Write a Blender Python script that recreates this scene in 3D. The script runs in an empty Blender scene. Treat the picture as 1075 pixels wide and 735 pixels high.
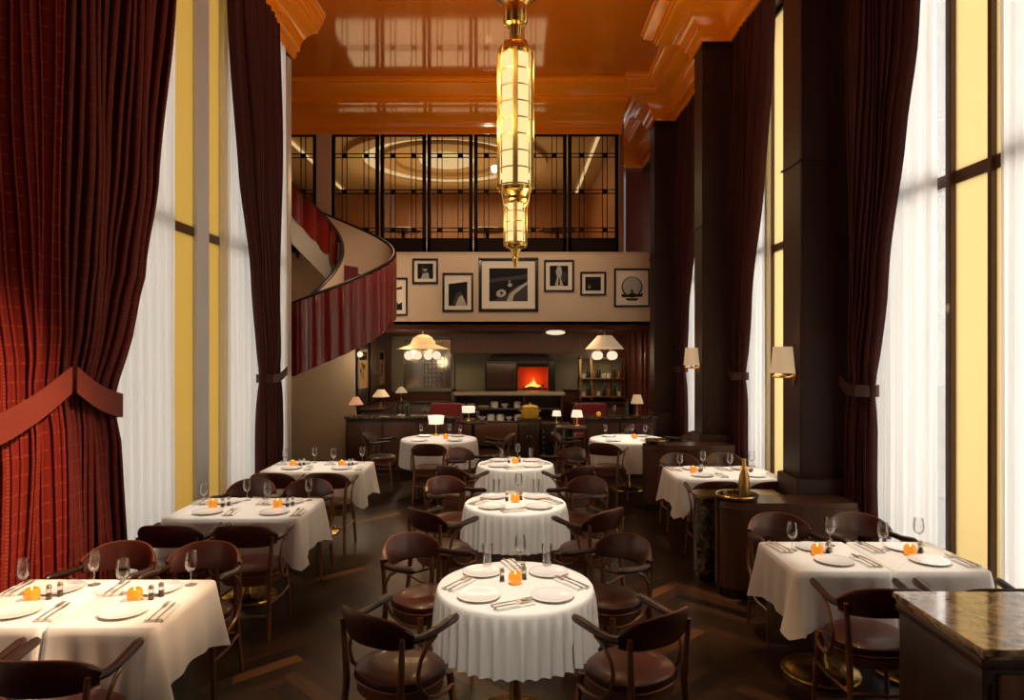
import bpy, bmesh, math, random
from math import sin, cos, pi, radians as R
from mathutils import Vector
random.seed(7)
SC = bpy.context.scene
COL = SC.collection
PI = pi

# ------------------------------------------------------------------ mesh helper
class MB:
    def __init__(s):
        s.v = []; s.f = []; s.m = []; s.uv = {}
    def add(s, vs, fs, mi=0, uvs=None):
        b = len(s.v)
        s.v.extend([tuple(v) for v in vs])
        for k, f in enumerate(fs):
            if uvs is not None: s.uv[len(s.f)] = [uvs[i] for i in f]
            s.f.append(tuple(b + i for i in f)); s.m.append(mi)
        return s
    def box(s, x0, x1, y0, y1, z0, z1, c=0.0, mi=0):
        if x0 > x1: x0, x1 = x1, x0
        if y0 > y1: y0, y1 = y1, y0
        if z0 > z1: z0, z1 = z1, z0
        if c <= 0 or min(x1-x0, y1-y0, z1-z0) < 2.2*c:
            vs = [(x0,y0,z0),(x1,y0,z0),(x1,y1,z0),(x0,y1,z0),(x0,y0,z1),(x1,y0,z1),(x1,y1,z1),(x0,y1,z1)]
            return s.add(vs, [(0,3,2,1),(4,5,6,7),(0,1,5,4),(1,2,6,5),(2,3,7,6),(3,0,4,7)], mi)
        # chamfered box: two inset octagon-ish loops
        def ring(d, z):
            return [(x0+c+d,y0+d,z),(x1-c-d,y0+d,z),(x1-d,y0+c+d,z),(x1-d,y1-c-d,z),(x1-c-d,y1-d,z),(x0+c+d,y1-d,z),(x0+d,y1-c-d,z),(x0+d,y0+c+d,z)]
        vs = ring(c*.7, z0)+ring(0, z0+c)+ring(0, z1-c)+ring(c*.7, z1)
        fs = [tuple(range(7,-1,-1)), tuple(range(24,32))]
        for k in range(3):
            for i in range(8):
                j = (i+1) % 8
                fs.append((k*8+i, k*8+j, k*8+8+j, k*8+8+i))
        return s.add(vs, fs, mi)
    def tube(s, pts, r, n=8, caps=True, mi=0, flat=None, closed=False):
        pts = [Vector(p) for p in pts]; N = len(pts)
        rs = r if isinstance(r, (list, tuple)) else [r]*N
        up = None; vs = []
        for i, p in enumerate(pts):
            if closed: d = pts[(i+1) % N]-pts[i-1]
            else: d = pts[min(i+1, N-1)]-pts[max(i-1, 0)]
            d.normalize()
            if up is None:
                up = Vector((0,0,1)) if abs(d.z) < .9 else Vector((1,0,0))
            a = d.cross(up)
            if a.length < 1e-6: a = d.cross(Vector((0,1,0)))
            a.normalize(); b = a.cross(d).normalized(); up = b
            fa, fb = flat if flat else (1, 1)
            for k in range(n):
                t = 2*PI*k/n
                vs.append(p + a*(cos(t)*rs[i]*fa) + b*(sin(t)*rs[i]*fb))
        fs = []
        for i in range(N if closed else N-1):
            i2 = (i+1) % N
            for k in range(n):
                k2 = (k+1) % n
                fs.append((i*n+k, i*n+k2, i2*n+k2, i2*n+k))
        if caps and not closed:
            fs.append(tuple(range(n-1, -1, -1))); fs.append(tuple((N-1)*n+k for k in range(n)))
        return s.add(vs, fs, mi)
    def lathe(s, prof, n=24, c=(0,0,0), mi=0, cap0=False, cap1=False):
        vs = []; fs = []
        for r, z in prof:
            for k in range(n):
                t = 2*PI*k/n
                vs.append((c[0]+r*cos(t), c[1]+r*sin(t), c[2]+z))
        for i in range(len(prof)-1):
            for k in range(n):
                k2 = (k+1) % n
                fs.append((i*n+k, i*n+k2, (i+1)*n+k2, (i+1)*n+k))
        if cap0: fs.append(tuple(range(n-1, -1, -1)))
        if cap1: fs.append(tuple((len(prof)-1)*n+k for k in range(n)))
        return s.add(vs, fs, mi)
    def sphere(s, c, r, n=14, m=8, sc=(1,1,1), mi=0):
        prof = [(max(1e-4, r*sin(PI*i/m)), -r*cos(PI*i/m)) for i in range(m+1)]
        vs = []; fs = []
        for rr, z in prof:
            for k in range(n):
                t = 2*PI*k/n
                vs.append((c[0]+rr*cos(t)*sc[0], c[1]+rr*sin(t)*sc[1], c[2]+z*sc[2]))
        for i in range(m):
            for k in range(n):
                k2 = (k+1) % n
                fs.append((i*n+k, i*n+k2, (i+1)*n+k2, (i+1)*n+k))
        return s.add(vs, fs, mi)
    def prism(s, poly, z0, z1, mi=0):
        n = len(poly)
        vs = [(x,y,z0) for x,y in poly]+[(x,y,z1) for x,y in poly]
        fs = [tuple(range(n-1,-1,-1)), tuple(range(n, 2*n))]
        for i in range(n):
            j = (i+1) % n; fs.append((i, j, n+j, n+i))
        return s.add(vs, fs, mi)
    def extrude_y(s, poly, y0, y1, mi=0):      # poly in (x,z)
        n = len(poly)
        vs = [(x,y0,z) for x,z in poly]+[(x,y1,z) for x,z in poly]
        fs = [tuple(range(n)), tuple(range(2*n-1, n-1, -1))]
        for i in range(n):
            j = (i+1) % n; fs.append((j, i, n+i, n+j))
        return s.add(vs, fs, mi)
    def grid(s, fn, nu, nv, mi=0, closed=False, uvf=None):
        vs = []; uv = []
        for i in range(nu+1):
            for j in range(nv+1):
                vs.append(fn(i/nu, j/nv)); uv.append(uvf(i/nu, j/nv) if uvf else (i/nu, j/nv))
        w = nv+1; fs = []
        for i in range(nu):
            for j in range(nv):
                fs.append((i*w+j, (i+1)*w+j, (i+1)*w+j+1, i*w+j+1))
        return s.add(vs, fs, mi, uv)
    def sweep(s, prof, path, mi=0):
        """prof: [(offset, z)]; path: [(x, y, nx, ny)] with mitred inward normals"""
        vs = []; fs = []; m = len(prof)
        for (x, y, nx, ny) in path:
            for o, z in prof: vs.append((x+nx*o, y+ny*o, z))
        for i in range(len(path)-1):
            for j in range(m-1):
                fs.append((i*m+j, (i+1)*m+j, (i+1)*m+j+1, i*m+j+1))
        return s.add(vs, fs, mi)
    def mesh(s, name, mats, sharp=35):
        me = bpy.data.meshes.new(name)
        me.from_pydata(s.v, [], s.f)
        if not isinstance(mats, (list, tuple)): mats = [mats]
        for m in mats: me.materials.append(m)
        if len(mats) > 1: me.polygons.foreach_set('material_index', s.m)
        if s.uv:
            ul = me.uv_layers.new(name='UVMap')
            for fi, uvs in s.uv.items():
                p = me.polygons[fi]
                for k, li in enumerate(p.loop_indices): ul.data[li].uv = uvs[k]
        bm = bmesh.new(); bm.from_mesh(me)
        bmesh.ops.recalc_face_normals(bm, faces=bm.faces)
        bm.to_mesh(me); bm.free()
        me.polygons.foreach_set('use_smooth', [True]*len(me.polygons))
        try: me.set_sharp_from_angle(angle=R(sharp))
        except Exception: pass
        me.update()
        return me

def obj(name, mb, mat, parent=None, loc=(0,0,0), rz=0, sharp=35):
    me = mb if isinstance(mb, bpy.types.Mesh) else mb.mesh(name, mat, sharp)
    o = bpy.data.objects.new(name, me); COL.objects.link(o)
    o.location = loc; o.rotation_euler = (0,0,rz)
    if parent: o.parent = parent
    return o
def tag(o, label, cat, group=None, kind=None):
    o['label'] = label; o['category'] = cat
    if group: o['group'] = group
    if kind: o['kind'] = kind
    return o
def thing(name, label, cat, loc=(0,0,0), rz=0, group=None):
    o = bpy.data.objects.new(name, None); COL.objects.link(o)
    o.empty_display_size = .1
    o.location = loc; o.rotation_euler = (0,0,rz)
    return tag(o, label, cat, group)
def struct(name, mb, mat, parent=None, label=None, cat=None, sharp=35):
    o = obj(name, mb, mat, parent, sharp=sharp)
    if parent is None:
        o['kind'] = 'structure'
        o['label'] = label or name.replace('_', ' ')
        o['category'] = cat or name.split('_')[0]
    return o
def dup(root, loc, rz=0, label=None, group=None):
    def cp(o, par):
        c = o.copy(); COL.objects.link(c)
        if par: c.parent = par
        for ch in kids.get(o.name, []): cp(ch, c)
        return c
    kids = {}
    st = [root]
    while st:
        o = st.pop(); ch = KIDS.get(o.name)
        if ch is None:
            ch = list(o.children); KIDS[o.name] = ch
        kids[o.name] = ch; st.extend(ch)
    r = cp(root, None)
    r.location = loc; r.rotation_euler = (0,0,rz)
    if label: r['label'] = label
    if group: r['group'] = group
    return r
KIDS = {}

# ------------------------------------------------------------------ materials
def nt(name):
    m = bpy.data.materials.new(name); m.use_nodes = True
    t = m.node_tree; t.nodes.clear()
    out = t.nodes.new('ShaderNodeOutputMaterial')
    return m, t, out
def N(t, kind, **kw):
    n = t.nodes.new(kind)
    for k, v in kw.items():
        if k in n.inputs: n.inputs[k].default_value = v
        else: setattr(n, k, v)
    return n
def pm(name, col, rough=.5, metal=0, coat=0, var=0, scale=8, stretch=(1,1,1), spec=.5, bump=0, bscale=None, emit=None, es=0, sheen=0, coords='Object', rvar=0):
    m, t, out = nt(name)
    b = N(t, 'ShaderNodeBsdfPrincipled')
    b.inputs['Base Color'].default_value = (*col, 1)
    b.inputs['Roughness'].default_value = rough
    b.inputs['Metallic'].default_value = metal
    b.inputs['Coat Weight'].default_value = coat
    b.inputs['Coat Roughness'].default_value = .08
    b.inputs['Specular IOR Level'].default_value = spec
    if sheen:
        b.inputs['Sheen Weight'].default_value = sheen
        b.inputs['Sheen Roughness'].default_value = .4
    if emit:
        b.inputs['Emission Color'].default_value = (*emit, 1); b.inputs['Emission Strength'].default_value = es
    tc = N(t, 'ShaderNodeTexCoord'); mp = N(t, 'ShaderNodeMapping'); mp.inputs['Scale'].default_value = stretch
    t.links.new(tc.outputs[coords], mp.inputs[0])
    ns = N(t, 'ShaderNodeTexNoise'); ns.inputs['Scale'].default_value = scale; ns.inputs['Detail'].default_value = 5
    t.links.new(mp.outputs[0], ns.inputs['Vector'])
    if var:
        mx = N(t, 'ShaderNodeMix', data_type='RGBA')
        mx.inputs[6].default_value = (*[max(0, c*(1-var)) for c in col], 1)
        mx.inputs[7].default_value = (*[min(1, c*(1+var)) for c in col], 1)
        t.links.new(ns.outputs['Fac'], mx.inputs[0]); t.links.new(mx.outputs[2], b.inputs['Base Color'])
    if rvar:
        mr = N(t, 'ShaderNodeMapRange'); mr.inputs[3].default_value = rough-rvar; mr.inputs[4].default_value = rough+rvar
        t.links.new(ns.outputs['Fac'], mr.inputs[0]); t.links.new(mr.outputs[0], b.inputs['Roughness'])
    if bump:
        n2 = ns
        if bscale:
            n2 = N(t, 'ShaderNodeTexNoise'); n2.inputs['Scale'].default_value = bscale; t.links.new(mp.outputs[0], n2.inputs['Vector'])
        bp = N(t, 'ShaderNodeBump'); bp.inputs['Strength'].default_value = bump; bp.inputs['Distance'].default_value = .01
        t.links.new(n2.outputs['Fac'], bp.inputs['Height']); t.links.new(bp.outputs[0], b.inputs['Normal'])
    t.links.new(b.outputs[0], out.inputs[0])
    return m
def emis(name, col, s):
    m, t, out = nt(name)
    e = N(t, 'ShaderNodeEmission'); e.inputs[0].default_value = (*col, 1); e.inputs[1].default_value = s
    t.links.new(e.outputs[0], out.inputs[0]); return m
def thin_glass(name, tint=(1,1,1), refl=.08, rough=.02, edge=.35):
    m, t, out = nt(name)
    tr = N(t, 'ShaderNodeBsdfTransparent'); tr.inputs[0].default_value = (*tint, 1)
    gl = N(t, 'ShaderNodeBsdfGlossy'); gl.inputs['Roughness'].default_value = rough
    lw = N(t, 'ShaderNodeLayerWeight'); lw.inputs[0].default_value = edge
    mr = N(t, 'ShaderNodeMapRange'); mr.inputs[3].default_value = refl; mr.inputs[4].default_value = min(1, refl+.5)
    t.links.new(lw.outputs['Fresnel'], mr.inputs[0])
    mx = N(t, 'ShaderNodeMixShader'); t.links.new(mr.outputs[0], mx.inputs[0])
    t.links.new(tr.outputs[0], mx.inputs[1]); t.links.new(gl.outputs[0], mx.inputs[2])
    t.links.new(mx.outputs[0], out.inputs[0]); return m
def translucent(name, col, trans=.15, tmix=.6, tcol=(1,1,1), gloss=0):
    m, t, out = nt(name)
    a = N(t, 'ShaderNodeBsdfTranslucent'); a.inputs[0].default_value = (*col, 1)
    d = N(t, 'ShaderNodeBsdfDiffuse'); d.inputs[0].default_value = (*col, 1)
    m1 = N(t, 'ShaderNodeMixShader'); m1.inputs[0].default_value = 1-tmix
    t.links.new(a.outputs[0], m1.inputs[1]); t.links.new(d.outputs[0], m1.inputs[2])
    tr = N(t, 'ShaderNodeBsdfTransparent'); tr.inputs[0].default_value = (*tcol, 1)
    m2 = N(t, 'ShaderNodeMixShader'); m2.inputs[0].default_value = trans
    t.links.new(m1.outputs[0], m2.inputs[1]); t.links.new(tr.outputs[0], m2.inputs[2])
    last = m2
    if gloss:
        g = N(t, 'ShaderNodeBsdfGlossy'); g.inputs['Roughness'].default_value = .1
        m3 = N(t, 'ShaderNodeMixShader'); m3.inputs[0].default_value = gloss
        t.links.new(m2.outputs[0], m3.inputs[1]); t.links.new(g.outputs[0], m3.inputs[2]); last = m3
    t.links.new(last.outputs[0], out.inputs[0]); return m
def curtain_mat(name, col, thread, strength=.5, sheen=.06):
    m, t, out = nt(name)
    b = N(t, 'ShaderNodeBsdfPrincipled'); b.inputs['Roughness'].default_value = .75
    b.inputs['Sheen Weight'].default_value = sheen; b.inputs['Sheen Roughness'].default_value = .35
    b.inputs['Sheen Tint'].default_value = (1, .5, .35, 1)
    b.inputs['Specular IOR Level'].default_value = .25
    tc = N(t, 'ShaderNodeTexCoord'); sp = N(t, 'ShaderNodeSeparateXYZ'); t.links.new(tc.outputs['UV'], sp.inputs[0])
    def line(sock, period, width):
        a = N(t, 'ShaderNodeMath', operation='DIVIDE'); t.links.new(sock, a.inputs[0]); a.inputs[1].default_value = period
        f = N(t, 'ShaderNodeMath', operation='FRACT'); t.links.new(a.outputs[0], f.inputs[0])
        l = N(t, 'ShaderNodeMath', operation='LESS_THAN'); t.links.new(f.outputs[0], l.inputs[0]); l.inputs[1].default_value = width
        return l
    l1 = line(sp.outputs[0], .11, .10); l2 = line(sp.outputs[1], .11, .10)
    d1 = line(sp.outputs[0], .022, .6); d2 = line(sp.outputs[1], .022, .6)
    p = N(t, 'ShaderNodeMath', operation='MULTIPLY'); t.links.new(l1.outputs[0], p.inputs[0]); t.links.new(d2.outputs[0], p.inputs[1])
    q = N(t, 'ShaderNodeMath', operation='MULTIPLY'); t.links.new(l2.outputs[0], q.inputs[0]); t.links.new(d1.outputs[0], q.inputs[1])
    mxm = N(t, 'ShaderNodeMath', operation='MAXIMUM'); t.links.new(p.outputs[0], mxm.inputs[0]); t.links.new(q.outputs[0], mxm.inputs[1])
    sc = N(t, 'ShaderNodeMath', operation='MULTIPLY'); t.links.new(mxm.outputs[0], sc.inputs[0]); sc.inputs[1].default_value = strength
    mx = N(t, 'ShaderNodeMix', data_type='RGBA'); mx.inputs[6].default_value = (*col, 1); mx.inputs[7].default_value = (*thread, 1)
    t.links.new(sc.outputs[0], mx.inputs[0]); t.links.new(mx.outputs[2], b.inputs['Base Color'])
    t.links.new(b.outputs[0], out.inputs[0]); return m
def marble_mat(name, c1, c2, c3, rough=.12, scale=14):
    m, t, out = nt(name)
    b = N(t, 'ShaderNodeBsdfPrincipled'); b.inputs['Roughness'].default_value = rough; b.inputs['Coat Weight'].default_value = .5
    tc = N(t, 'ShaderNodeTexCoord')
    n1 = N(t, 'ShaderNodeTexNoise'); n1.inputs['Scale'].default_value = scale; n1.inputs['Detail'].default_value = 9; n1.inputs['Distortion'].default_value = 1.2
    t.links.new(tc.outputs['Object'], n1.inputs['Vector'])
    cr = N(t, 'ShaderNodeValToRGB'); e = cr.color_ramp.elements
    e[0].position = .36; e[0].color = (*c1, 1); e[1].position = .66; e[1].color = (*c3, 1)
    k = e.new(.5); k.color = (*c2, 1)
    t.links.new(n1.outputs['Fac'], cr.inputs[0]); t.links.new(cr.outputs[0], b.inputs['Base Color'])
    t.links.new(b.outputs[0], out.inputs[0]); return m
def floor_mat():
    m, t, out = nt('oak_herringbone')
    b = N(t, 'ShaderNodeBsdfPrincipled'); b.inputs['Roughness'].default_value = .32; b.inputs['Specular IOR Level'].default_value = .35
    at = N(t, 'ShaderNodeAttribute', attribute_name='tone')
    cr = N(t, 'ShaderNodeValToRGB'); e = cr.color_ramp.elements
    e[0].position = 0; e[0].color = (.008, .004, .0025, 1); e[1].position = 1; e[1].color = (.20, .085, .032, 1)
    k = e.new(.75); k.color = (.060, .029, .014, 1)
    t.links.new(at.outputs['Fac'], cr.inputs[0])
    tc = N(t, 'ShaderNodeTexCoord'); ns = N(t, 'ShaderNodeTexNoise'); ns.inputs['Scale'].default_value = 25; ns.inputs['Detail'].default_value = 6
    t.links.new(tc.outputs['Object'], ns.inputs['Vector'])
    mx = N(t, 'ShaderNodeMix', data_type='RGBA', blend_type='MULTIPLY'); mx.inputs[0].default_value = .5
    t.links.new(cr.outputs[0], mx.inputs[6]); t.links.new(ns.outputs['Color'], mx.inputs[7])
    mr = N(t, 'ShaderNodeMapRange'); mr.inputs[3].default_value = .24; mr.inputs[4].default_value = .40
    t.links.new(ns.outputs['Fac'], mr.inputs[0]); t.links.new(mr.outputs[0], b.inputs['Roughness'])
    t.links.new(mx.outputs[2], b.inputs['Base Color']); t.links.new(b.outputs[0], out.inputs[0]); return m

M = {}
M['ceiling'] = pm('orange_lacquer', (.54,.128,.004), .08, coat=.6, spec=.5)
M['cornice'] = pm('orange_gloss_moulding', (.88,.25,.006), .14, coat=.5)
M['wall'] = pm('cream_plaster', (.58,.44,.30), .7, var=.04, scale=3)
M['white_trim'] = pm('white_painted_trim', (.62,.57,.48), .4)
M['grey_trim'] = pm('grey_painted_mullion', (.66,.71,.79), .45)
M['dark_wood'] = pm('dark_walnut', (.045,.017,.009), .35, var=.5, scale=6, stretch=(6,6,.6), coat=.2)
M['brown_wood'] = pm('brown_walnut', (.085,.032,.015), .4, var=.5, scale=6, stretch=(6,6,.6), coat=.2)
M['red_wood'] = pm('red_mahogany', (.12,.024,.012), .35, var=.4, scale=5, stretch=(5,5,.5), coat=.3)
M['column'] = pm('chocolate_column_veneer', (.040,.016,.011), .5, var=.35, spec=.25, scale=4, stretch=(7,7,.5))
M['burl'] = pm('walnut_burl', (.20,.075,.028), .3, var=.85, scale=16, stretch=(1.6,1,.8), coat=.3)
M['bentwood'] = pm('bentwood_walnut', (.20,.08,.034), .28, var=.4, scale=12, stretch=(3,3,.6), coat=.4)
M['arm_wood'] = pm('dark_arm_wood', (.030,.012,.008), .36, var=.3, scale=10, coat=.15)
M['leather'] = pm('oxblood_leather', (.068,.015,.009), .38, var=.25, scale=20, coat=.22, bump=.08, bscale=140)
M['piping'] = pm('tan_piping', (.24,.09,.04), .4)
M['cloth'] = pm('white_linen', (.82,.79,.73), .8, spec=.2, bump=.05, bscale=220)
M['china'] = pm('white_china', (.86,.84,.80), .15, coat=.4)
M['napkin'] = pm('napkin_linen', (.84,.80,.74), .85, spec=.2)
M['steel'] = pm('polished_cutlery', (.66,.58,.48), .34, metal=1)
M['brass'] = pm('polished_brass', (.80,.50,.13), .26, metal=1, rvar=.05)
M['dbrass'] = pm('aged_brass', (.48,.29,.10), .3, metal=1)
M['bar'] = pm('dark_bronze_bar', (.014,.008,.006), .8, spec=.05)
M['iron'] = pm('black_iron', (.018,.014,.012), .4, metal=.4)
M['black'] = pm('black_lacquer', (.01,.008,.008), .3)
M['curtain_red'] = curtain_mat('red_woven_curtain', (.19,.011,.005), (.46,.10,.03), .4)
M['curtain_plum'] = curtain_mat('plum_woven_curtain', (.052,.0085,.0085), (.10,.03,.02), .3, .22)
M['curtain_red_shaded'] = curtain_mat('shaded_red_woven_curtain', (.105,.009,.006), (.30,.07,.03), .35, .14)  # red curtain fabric again, with shade put into its colour
M['gilt'] = pm('gilded_lantern_bar', (.62,.40,.09), .36, metal=.55)
M['shade_tan'] = pm('tan_domed_shade', (.46,.31,.17), .8, emit=(1,.68,.36), es=.12)
M['tieback'] = pm('red_tieback_braid', (.20,.020,.007), .65, var=.25, scale=60, sheen=.3)
M['tieback_plum'] = pm('plum_tieback_braid', (.05,.010,.008), .7, var=.25, scale=60)
M['sheer'] = translucent('white_sheer', (.90,.885,.865), .045, .58)
M['amber'] = translucent('pale_amber_glass', (.60,.515,.335), .05, .85, (1,.88,.6), .04)
M['amber_deep'] = translucent('deep_amber_glass', (.58,.45,.19), .05, .85, (1,.88,.6), .04)
M['clear'] = thin_glass('clear_window_glass', (.96,.96,.95), .04)
M['pglass'] = thin_glass('partition_glass', (.93,.88,.80), .03, .03, .2)
M['glass'] = thin_glass('wine_glass', (.99,.99,.99), .03, .02, .35)
M['water'] = thin_glass('tumbler_base_glass', (.97,.97,.97), .08, .05, .4)
M['stair_red'] = pm('red_lacquer_panel', (.15,.007,.004), .22, var=.2, scale=3, coat=.3)
M['stair_cream'] = pm('stair_plaster', (.56,.43,.31), .6)
M['stair_grey'] = pm('stair_soffit_grey', (.36,.33,.28), .6)
M['carpet'] = pm('burgundy_carpet', (.09,.010,.012), .95, var=.2, scale=60)
M['velvet'] = pm('red_velvet', (.20,.012,.010), .8, sheen=.5)
M['marble'] = marble_mat('brown_gold_marble', (.14,.08,.035), (.52,.34,.15), (.78,.60,.34))
M['dmarble'] = marble_mat('dark_green_marble', (.02,.02,.016), (.07,.06,.045), (.20,.17,.12))
M['stone'] = pm('sage_stone', (.30,.27,.19), .6, var=.15, scale=3)
M['paper'] = pm('photo_mount', (.72,.64,.52), .7)
M['ph_dark'] = pm('photo_black', (.012,.011,.012), .65, spec=.15)
M['ph_mid'] = pm('photo_grey', (.05,.046,.043), .65, spec=.15, var=.4, scale=20)
M['ph_light'] = pm('photo_pale', (.40,.36,.31), .65, spec=.15, var=.2, scale=20)
M['poster'] = pm('ochre_poster', (.60,.33,.11), .5, var=.25, scale=6)
M['yellow'] = pm('yellow_enamel', (.62,.38,.02), .25, coat=.4)
M['candle_glass'] = pm('amber_votive_glass', (.72,.24,.015), .15, emit=(1,.34,.02), es=.42, coat=.5)
M['flame'] = emis('candle_flame', (1,.62,.18), 4)
M['shade'] = pm('lit_linen_shade', (.70,.52,.34), .8, emit=(1,.72,.42), es=.3)
M['shade_hot'] = pm('bright_lit_shade', (.9,.82,.66), .8, emit=(1,.86,.64), es=.8)
M['shade_pink'] = pm('pink_lit_shade', (.75,.4,.25), .8, emit=(1,.48,.28), es=.35)
M['globe'] = emis('opal_globe_lit', (1,.82,.56), 1.0)
M['alabaster'] = emis('lit_alabaster', (1,.80,.36), 1.05)
M['cove'] = emis('cove_light_strip', (1,.74,.42), .9)
M['fire'] = emis('oven_flames', (1,.40,.07), 3.0)
M['firebox'] = pm('glowing_firebrick', (.35,.06,.02), .9, var=.4, scale=14)
M['gold_room'] = pm('upper_room_gold_plaster', (.52,.36,.17), .55)
M['upper_brown'] = pm('upper_room_walnut_panel', (.24,.095,.03), .4, var=.4, scale=4, stretch=(6,6,.5))
M['pepper'] = pm('pepper_grounds', (.10,.07,.05), .8)
M['bottle'] = pm('dark_green_bottle_glass', (.02,.035,.015), .08, coat=.6)
M['bottle_amber'] = pm('amber_spirit_glass', (.40,.15,.03), .08, coat=.6)
M['bottle_gold'] = pm('gold_bottle_glass', (.55,.33,.08), .2, metal=.6)
M['foil'] = pm('gold_foil', (.80,.50,.14), .28, metal=1)
M['floor'] = floor_mat()
M['ground'] = pm('pale_paving', (.5,.48,.45), .8)

# ------------------------------------------------------------------ room dimensions (x right, y depth, z up; camera at y=0)
CEIL = 6.8; COR = 6.2           # ceiling and foot of the cornice
XR = 3.15; XL = -3.2            # glazing planes
YB = 12.9                       # balcony front
UF = 3.88                       # upper floor level
KY = 15.6                       # kitchen rear wall

# floor: herringbone planks
def build_floor():
    mb = MB(); tone = []
    mb.add([(-6,-3.2,-.004),(6,-3.2,-.004),(6,19.2,-.004),(-6,19.2,-.004)], [(0,1,2,3)]); tone.append(0.0)
    L, W, g = .66, .11, .0015
    c, s_ = cos(PI/4), sin(PI/4)
    def plank(x0, x1, y0, y1):
        q = [(x0+g,y0+g),(x1-g,y0+g),(x1-g,y1-g),(x0+g,y1-g)]
        q = [(x*c-y*s_, x*s_+y*c+5) for x, y in q]
        cx = sum(p[0] for p in q)/4; cy = sum(p[1] for p in q)/4
        if abs(cx) > 3.7 or cy < -1.5 or cy > 16: return
        mb.add([(x,y,0) for x, y in q], [(0,1,2,3)])
        r = random.random(); tone.append(r*.7 if r < .93 else .75+random.random()*.25)
    n = int(L/W)
    for k in range(-110, 110):
        for j in range(-30, 31):
            ox = k*W + j*L; oy = k*W - j*L
            # horizontal then vertical plank of a herringbone unit
            plank(ox, ox+L, oy, oy+W)
            plank(ox, ox+W, oy+W, oy+W+L) if False else plank(ox+L, ox+L+W, oy-L+W, oy+W)
    me = mb.mesh('floor', M['floor'])
    a = me.attributes.new('tone', 'FLOAT', 'FACE'); a.data.foreach_set('value', tone)
    o = obj('floor', me, None); o['kind'] = 'structure'; o['label'] = 'dark herringbone wooden floor'; o['category'] = 'floor'
build_floor()

# ceiling
mb = MB(); mb.box(-5.6, 3.6, -3.2, YB+.05, CEIL, CEIL+.2); struct('ceiling', mb, M['ceiling'], label='glossy orange lacquered ceiling')
# cornice profile: (offset from wall, z)
def cprof(w):
    p = [(0, COR-.04), (.03, COR-.04), (.05, COR), (.05, COR+.05), (.09, COR+.07)]
    for i in range(9):
        t = i/8*PI/2
        p.append((.10+(w*.52)*(1-cos(t)), COR+.08+.24*sin(t)))
    w1 = .10+w*.52
    p += [(w1+.02, COR+.33), (w1+.02, COR+.37), (w1+.05, COR+.385), (w1+.05, COR+.42), (w1+.07, COR+.43)]
    p += [(w*.96, COR+.50), (w*.96, COR+.53), (w*.985, COR+.545), (w, COR+.56), (w, CEIL+.02)]
    return p
# right cornice breaks round the columns
COLS = [3.05, 6.2, 9.35, 12.5, 15.65]
def path_from(pts, inward):
    """2-D polyline -> mitred inward normals"""
    out = []
    nrm = []
    for i in range(len(pts)-1):
        dx, dy = pts[i+1][0]-pts[i][0], pts[i+1][1]-pts[i][1]; l = math.hypot(dx, dy)
        nrm.append((-dy/l*inward, dx/l*inward))
    for i, (x, y) in enumerate(pts):
        if i == 0: n = nrm[0]
        elif i == len(pts)-1: n = nrm[-1]
        else:
            a, b = nrm[i-1], nrm[i]; d = 1+a[0]*b[0]+a[1]*b[1]
            n = ((a[0]+b[0])/d, (a[1]+b[1])/d)
        out.append((x, y, n[0], n[1]))
    return out
pts = [(2.88, -3.2)]
for c in COLS:
    pts += [(2.88, c-.26), (2.5, c-.26), (2.5, c+.26), (2.88, c+.26)]
pts = pts[:-1]
pts[-1] = (2.5, 16.1)
mb = MB(); mb.sweep(cprof(.62), path_from(pts, 1)); struct('trim_1', mb, M['cornice'], label='orange gloss cornice along the right wall, stepping round the columns')
mb = MB(); mb.sweep(cprof(.46), path_from([(-3.14,-3.2), (-3.14, 9.62)], -1))
mb.add([(-3.14-.5,9.62,COR-.04),(-3.14+.46,9.62,COR-.04)], [])
p = cprof(.46); vs = [(-3.14+o_, 9.62, z) for o_, z in p]+[(-3.14, 9.62, CEIL+.02)]
mb.add(vs, [tuple(range(len(vs)))]); mb.box(-3.6, -3.14, 9.3, 9.62, COR-.04, CEIL)
struct('trim_2', mb, M['cornice'], label='orange gloss cornice along the left wall')
mb = MB(); mb.sweep(cprof(1.2), path_from([(-5.6, YB+.1), (2.02, YB+.1)], -1))
vs = [(2.02, YB+.1-o_, z) for o_, z in cprof(1.2)]+[(2.02, YB+.1, CEIL+.02)]
mb.add(vs, [tuple(range(len(vs)))])
mb.box(-5.6, 2.02, YB+.1, YB+.3, COR-.02, CEIL)
struct('trim_3', mb, M['cornice'], label='wide orange gloss cornice above the glazed partition')

# right wall: columns, header, kerb
for i, c in enumerate(COLS):
    mb = MB()
    mb.box(2.5, 3.6, c-.2, c+.2, 0, COR+.02, .012)
    mb.box(2.46, 3.6, c-.235, c+.235, .0, .93, .012)
    mb.box(2.485, 3.6, c-.212, c+.212, 3.72, 3.735)
    struct('wall_column', mb, M['column' if i < 4 else 'red_wood'], label=['chocolate veneered column nearest the camera by the right windows','chocolate veneered column carrying the larger wall lamp','chocolate veneered column carrying the farther wall lamp','chocolate veneered column at the end of the balcony wall','red wood column behind the glazed partition'][i], cat='column')
mb = MB()
mb.box(2.88, 3.6, -3.2, 16.2, COR-.04, CEIL); mb.box(3.05, 3.6, -3.2, 16.2, 0, .12)
struct('wall_right', mb, M['dark_wood'], label='right wall of tall windows between dark columns')

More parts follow.
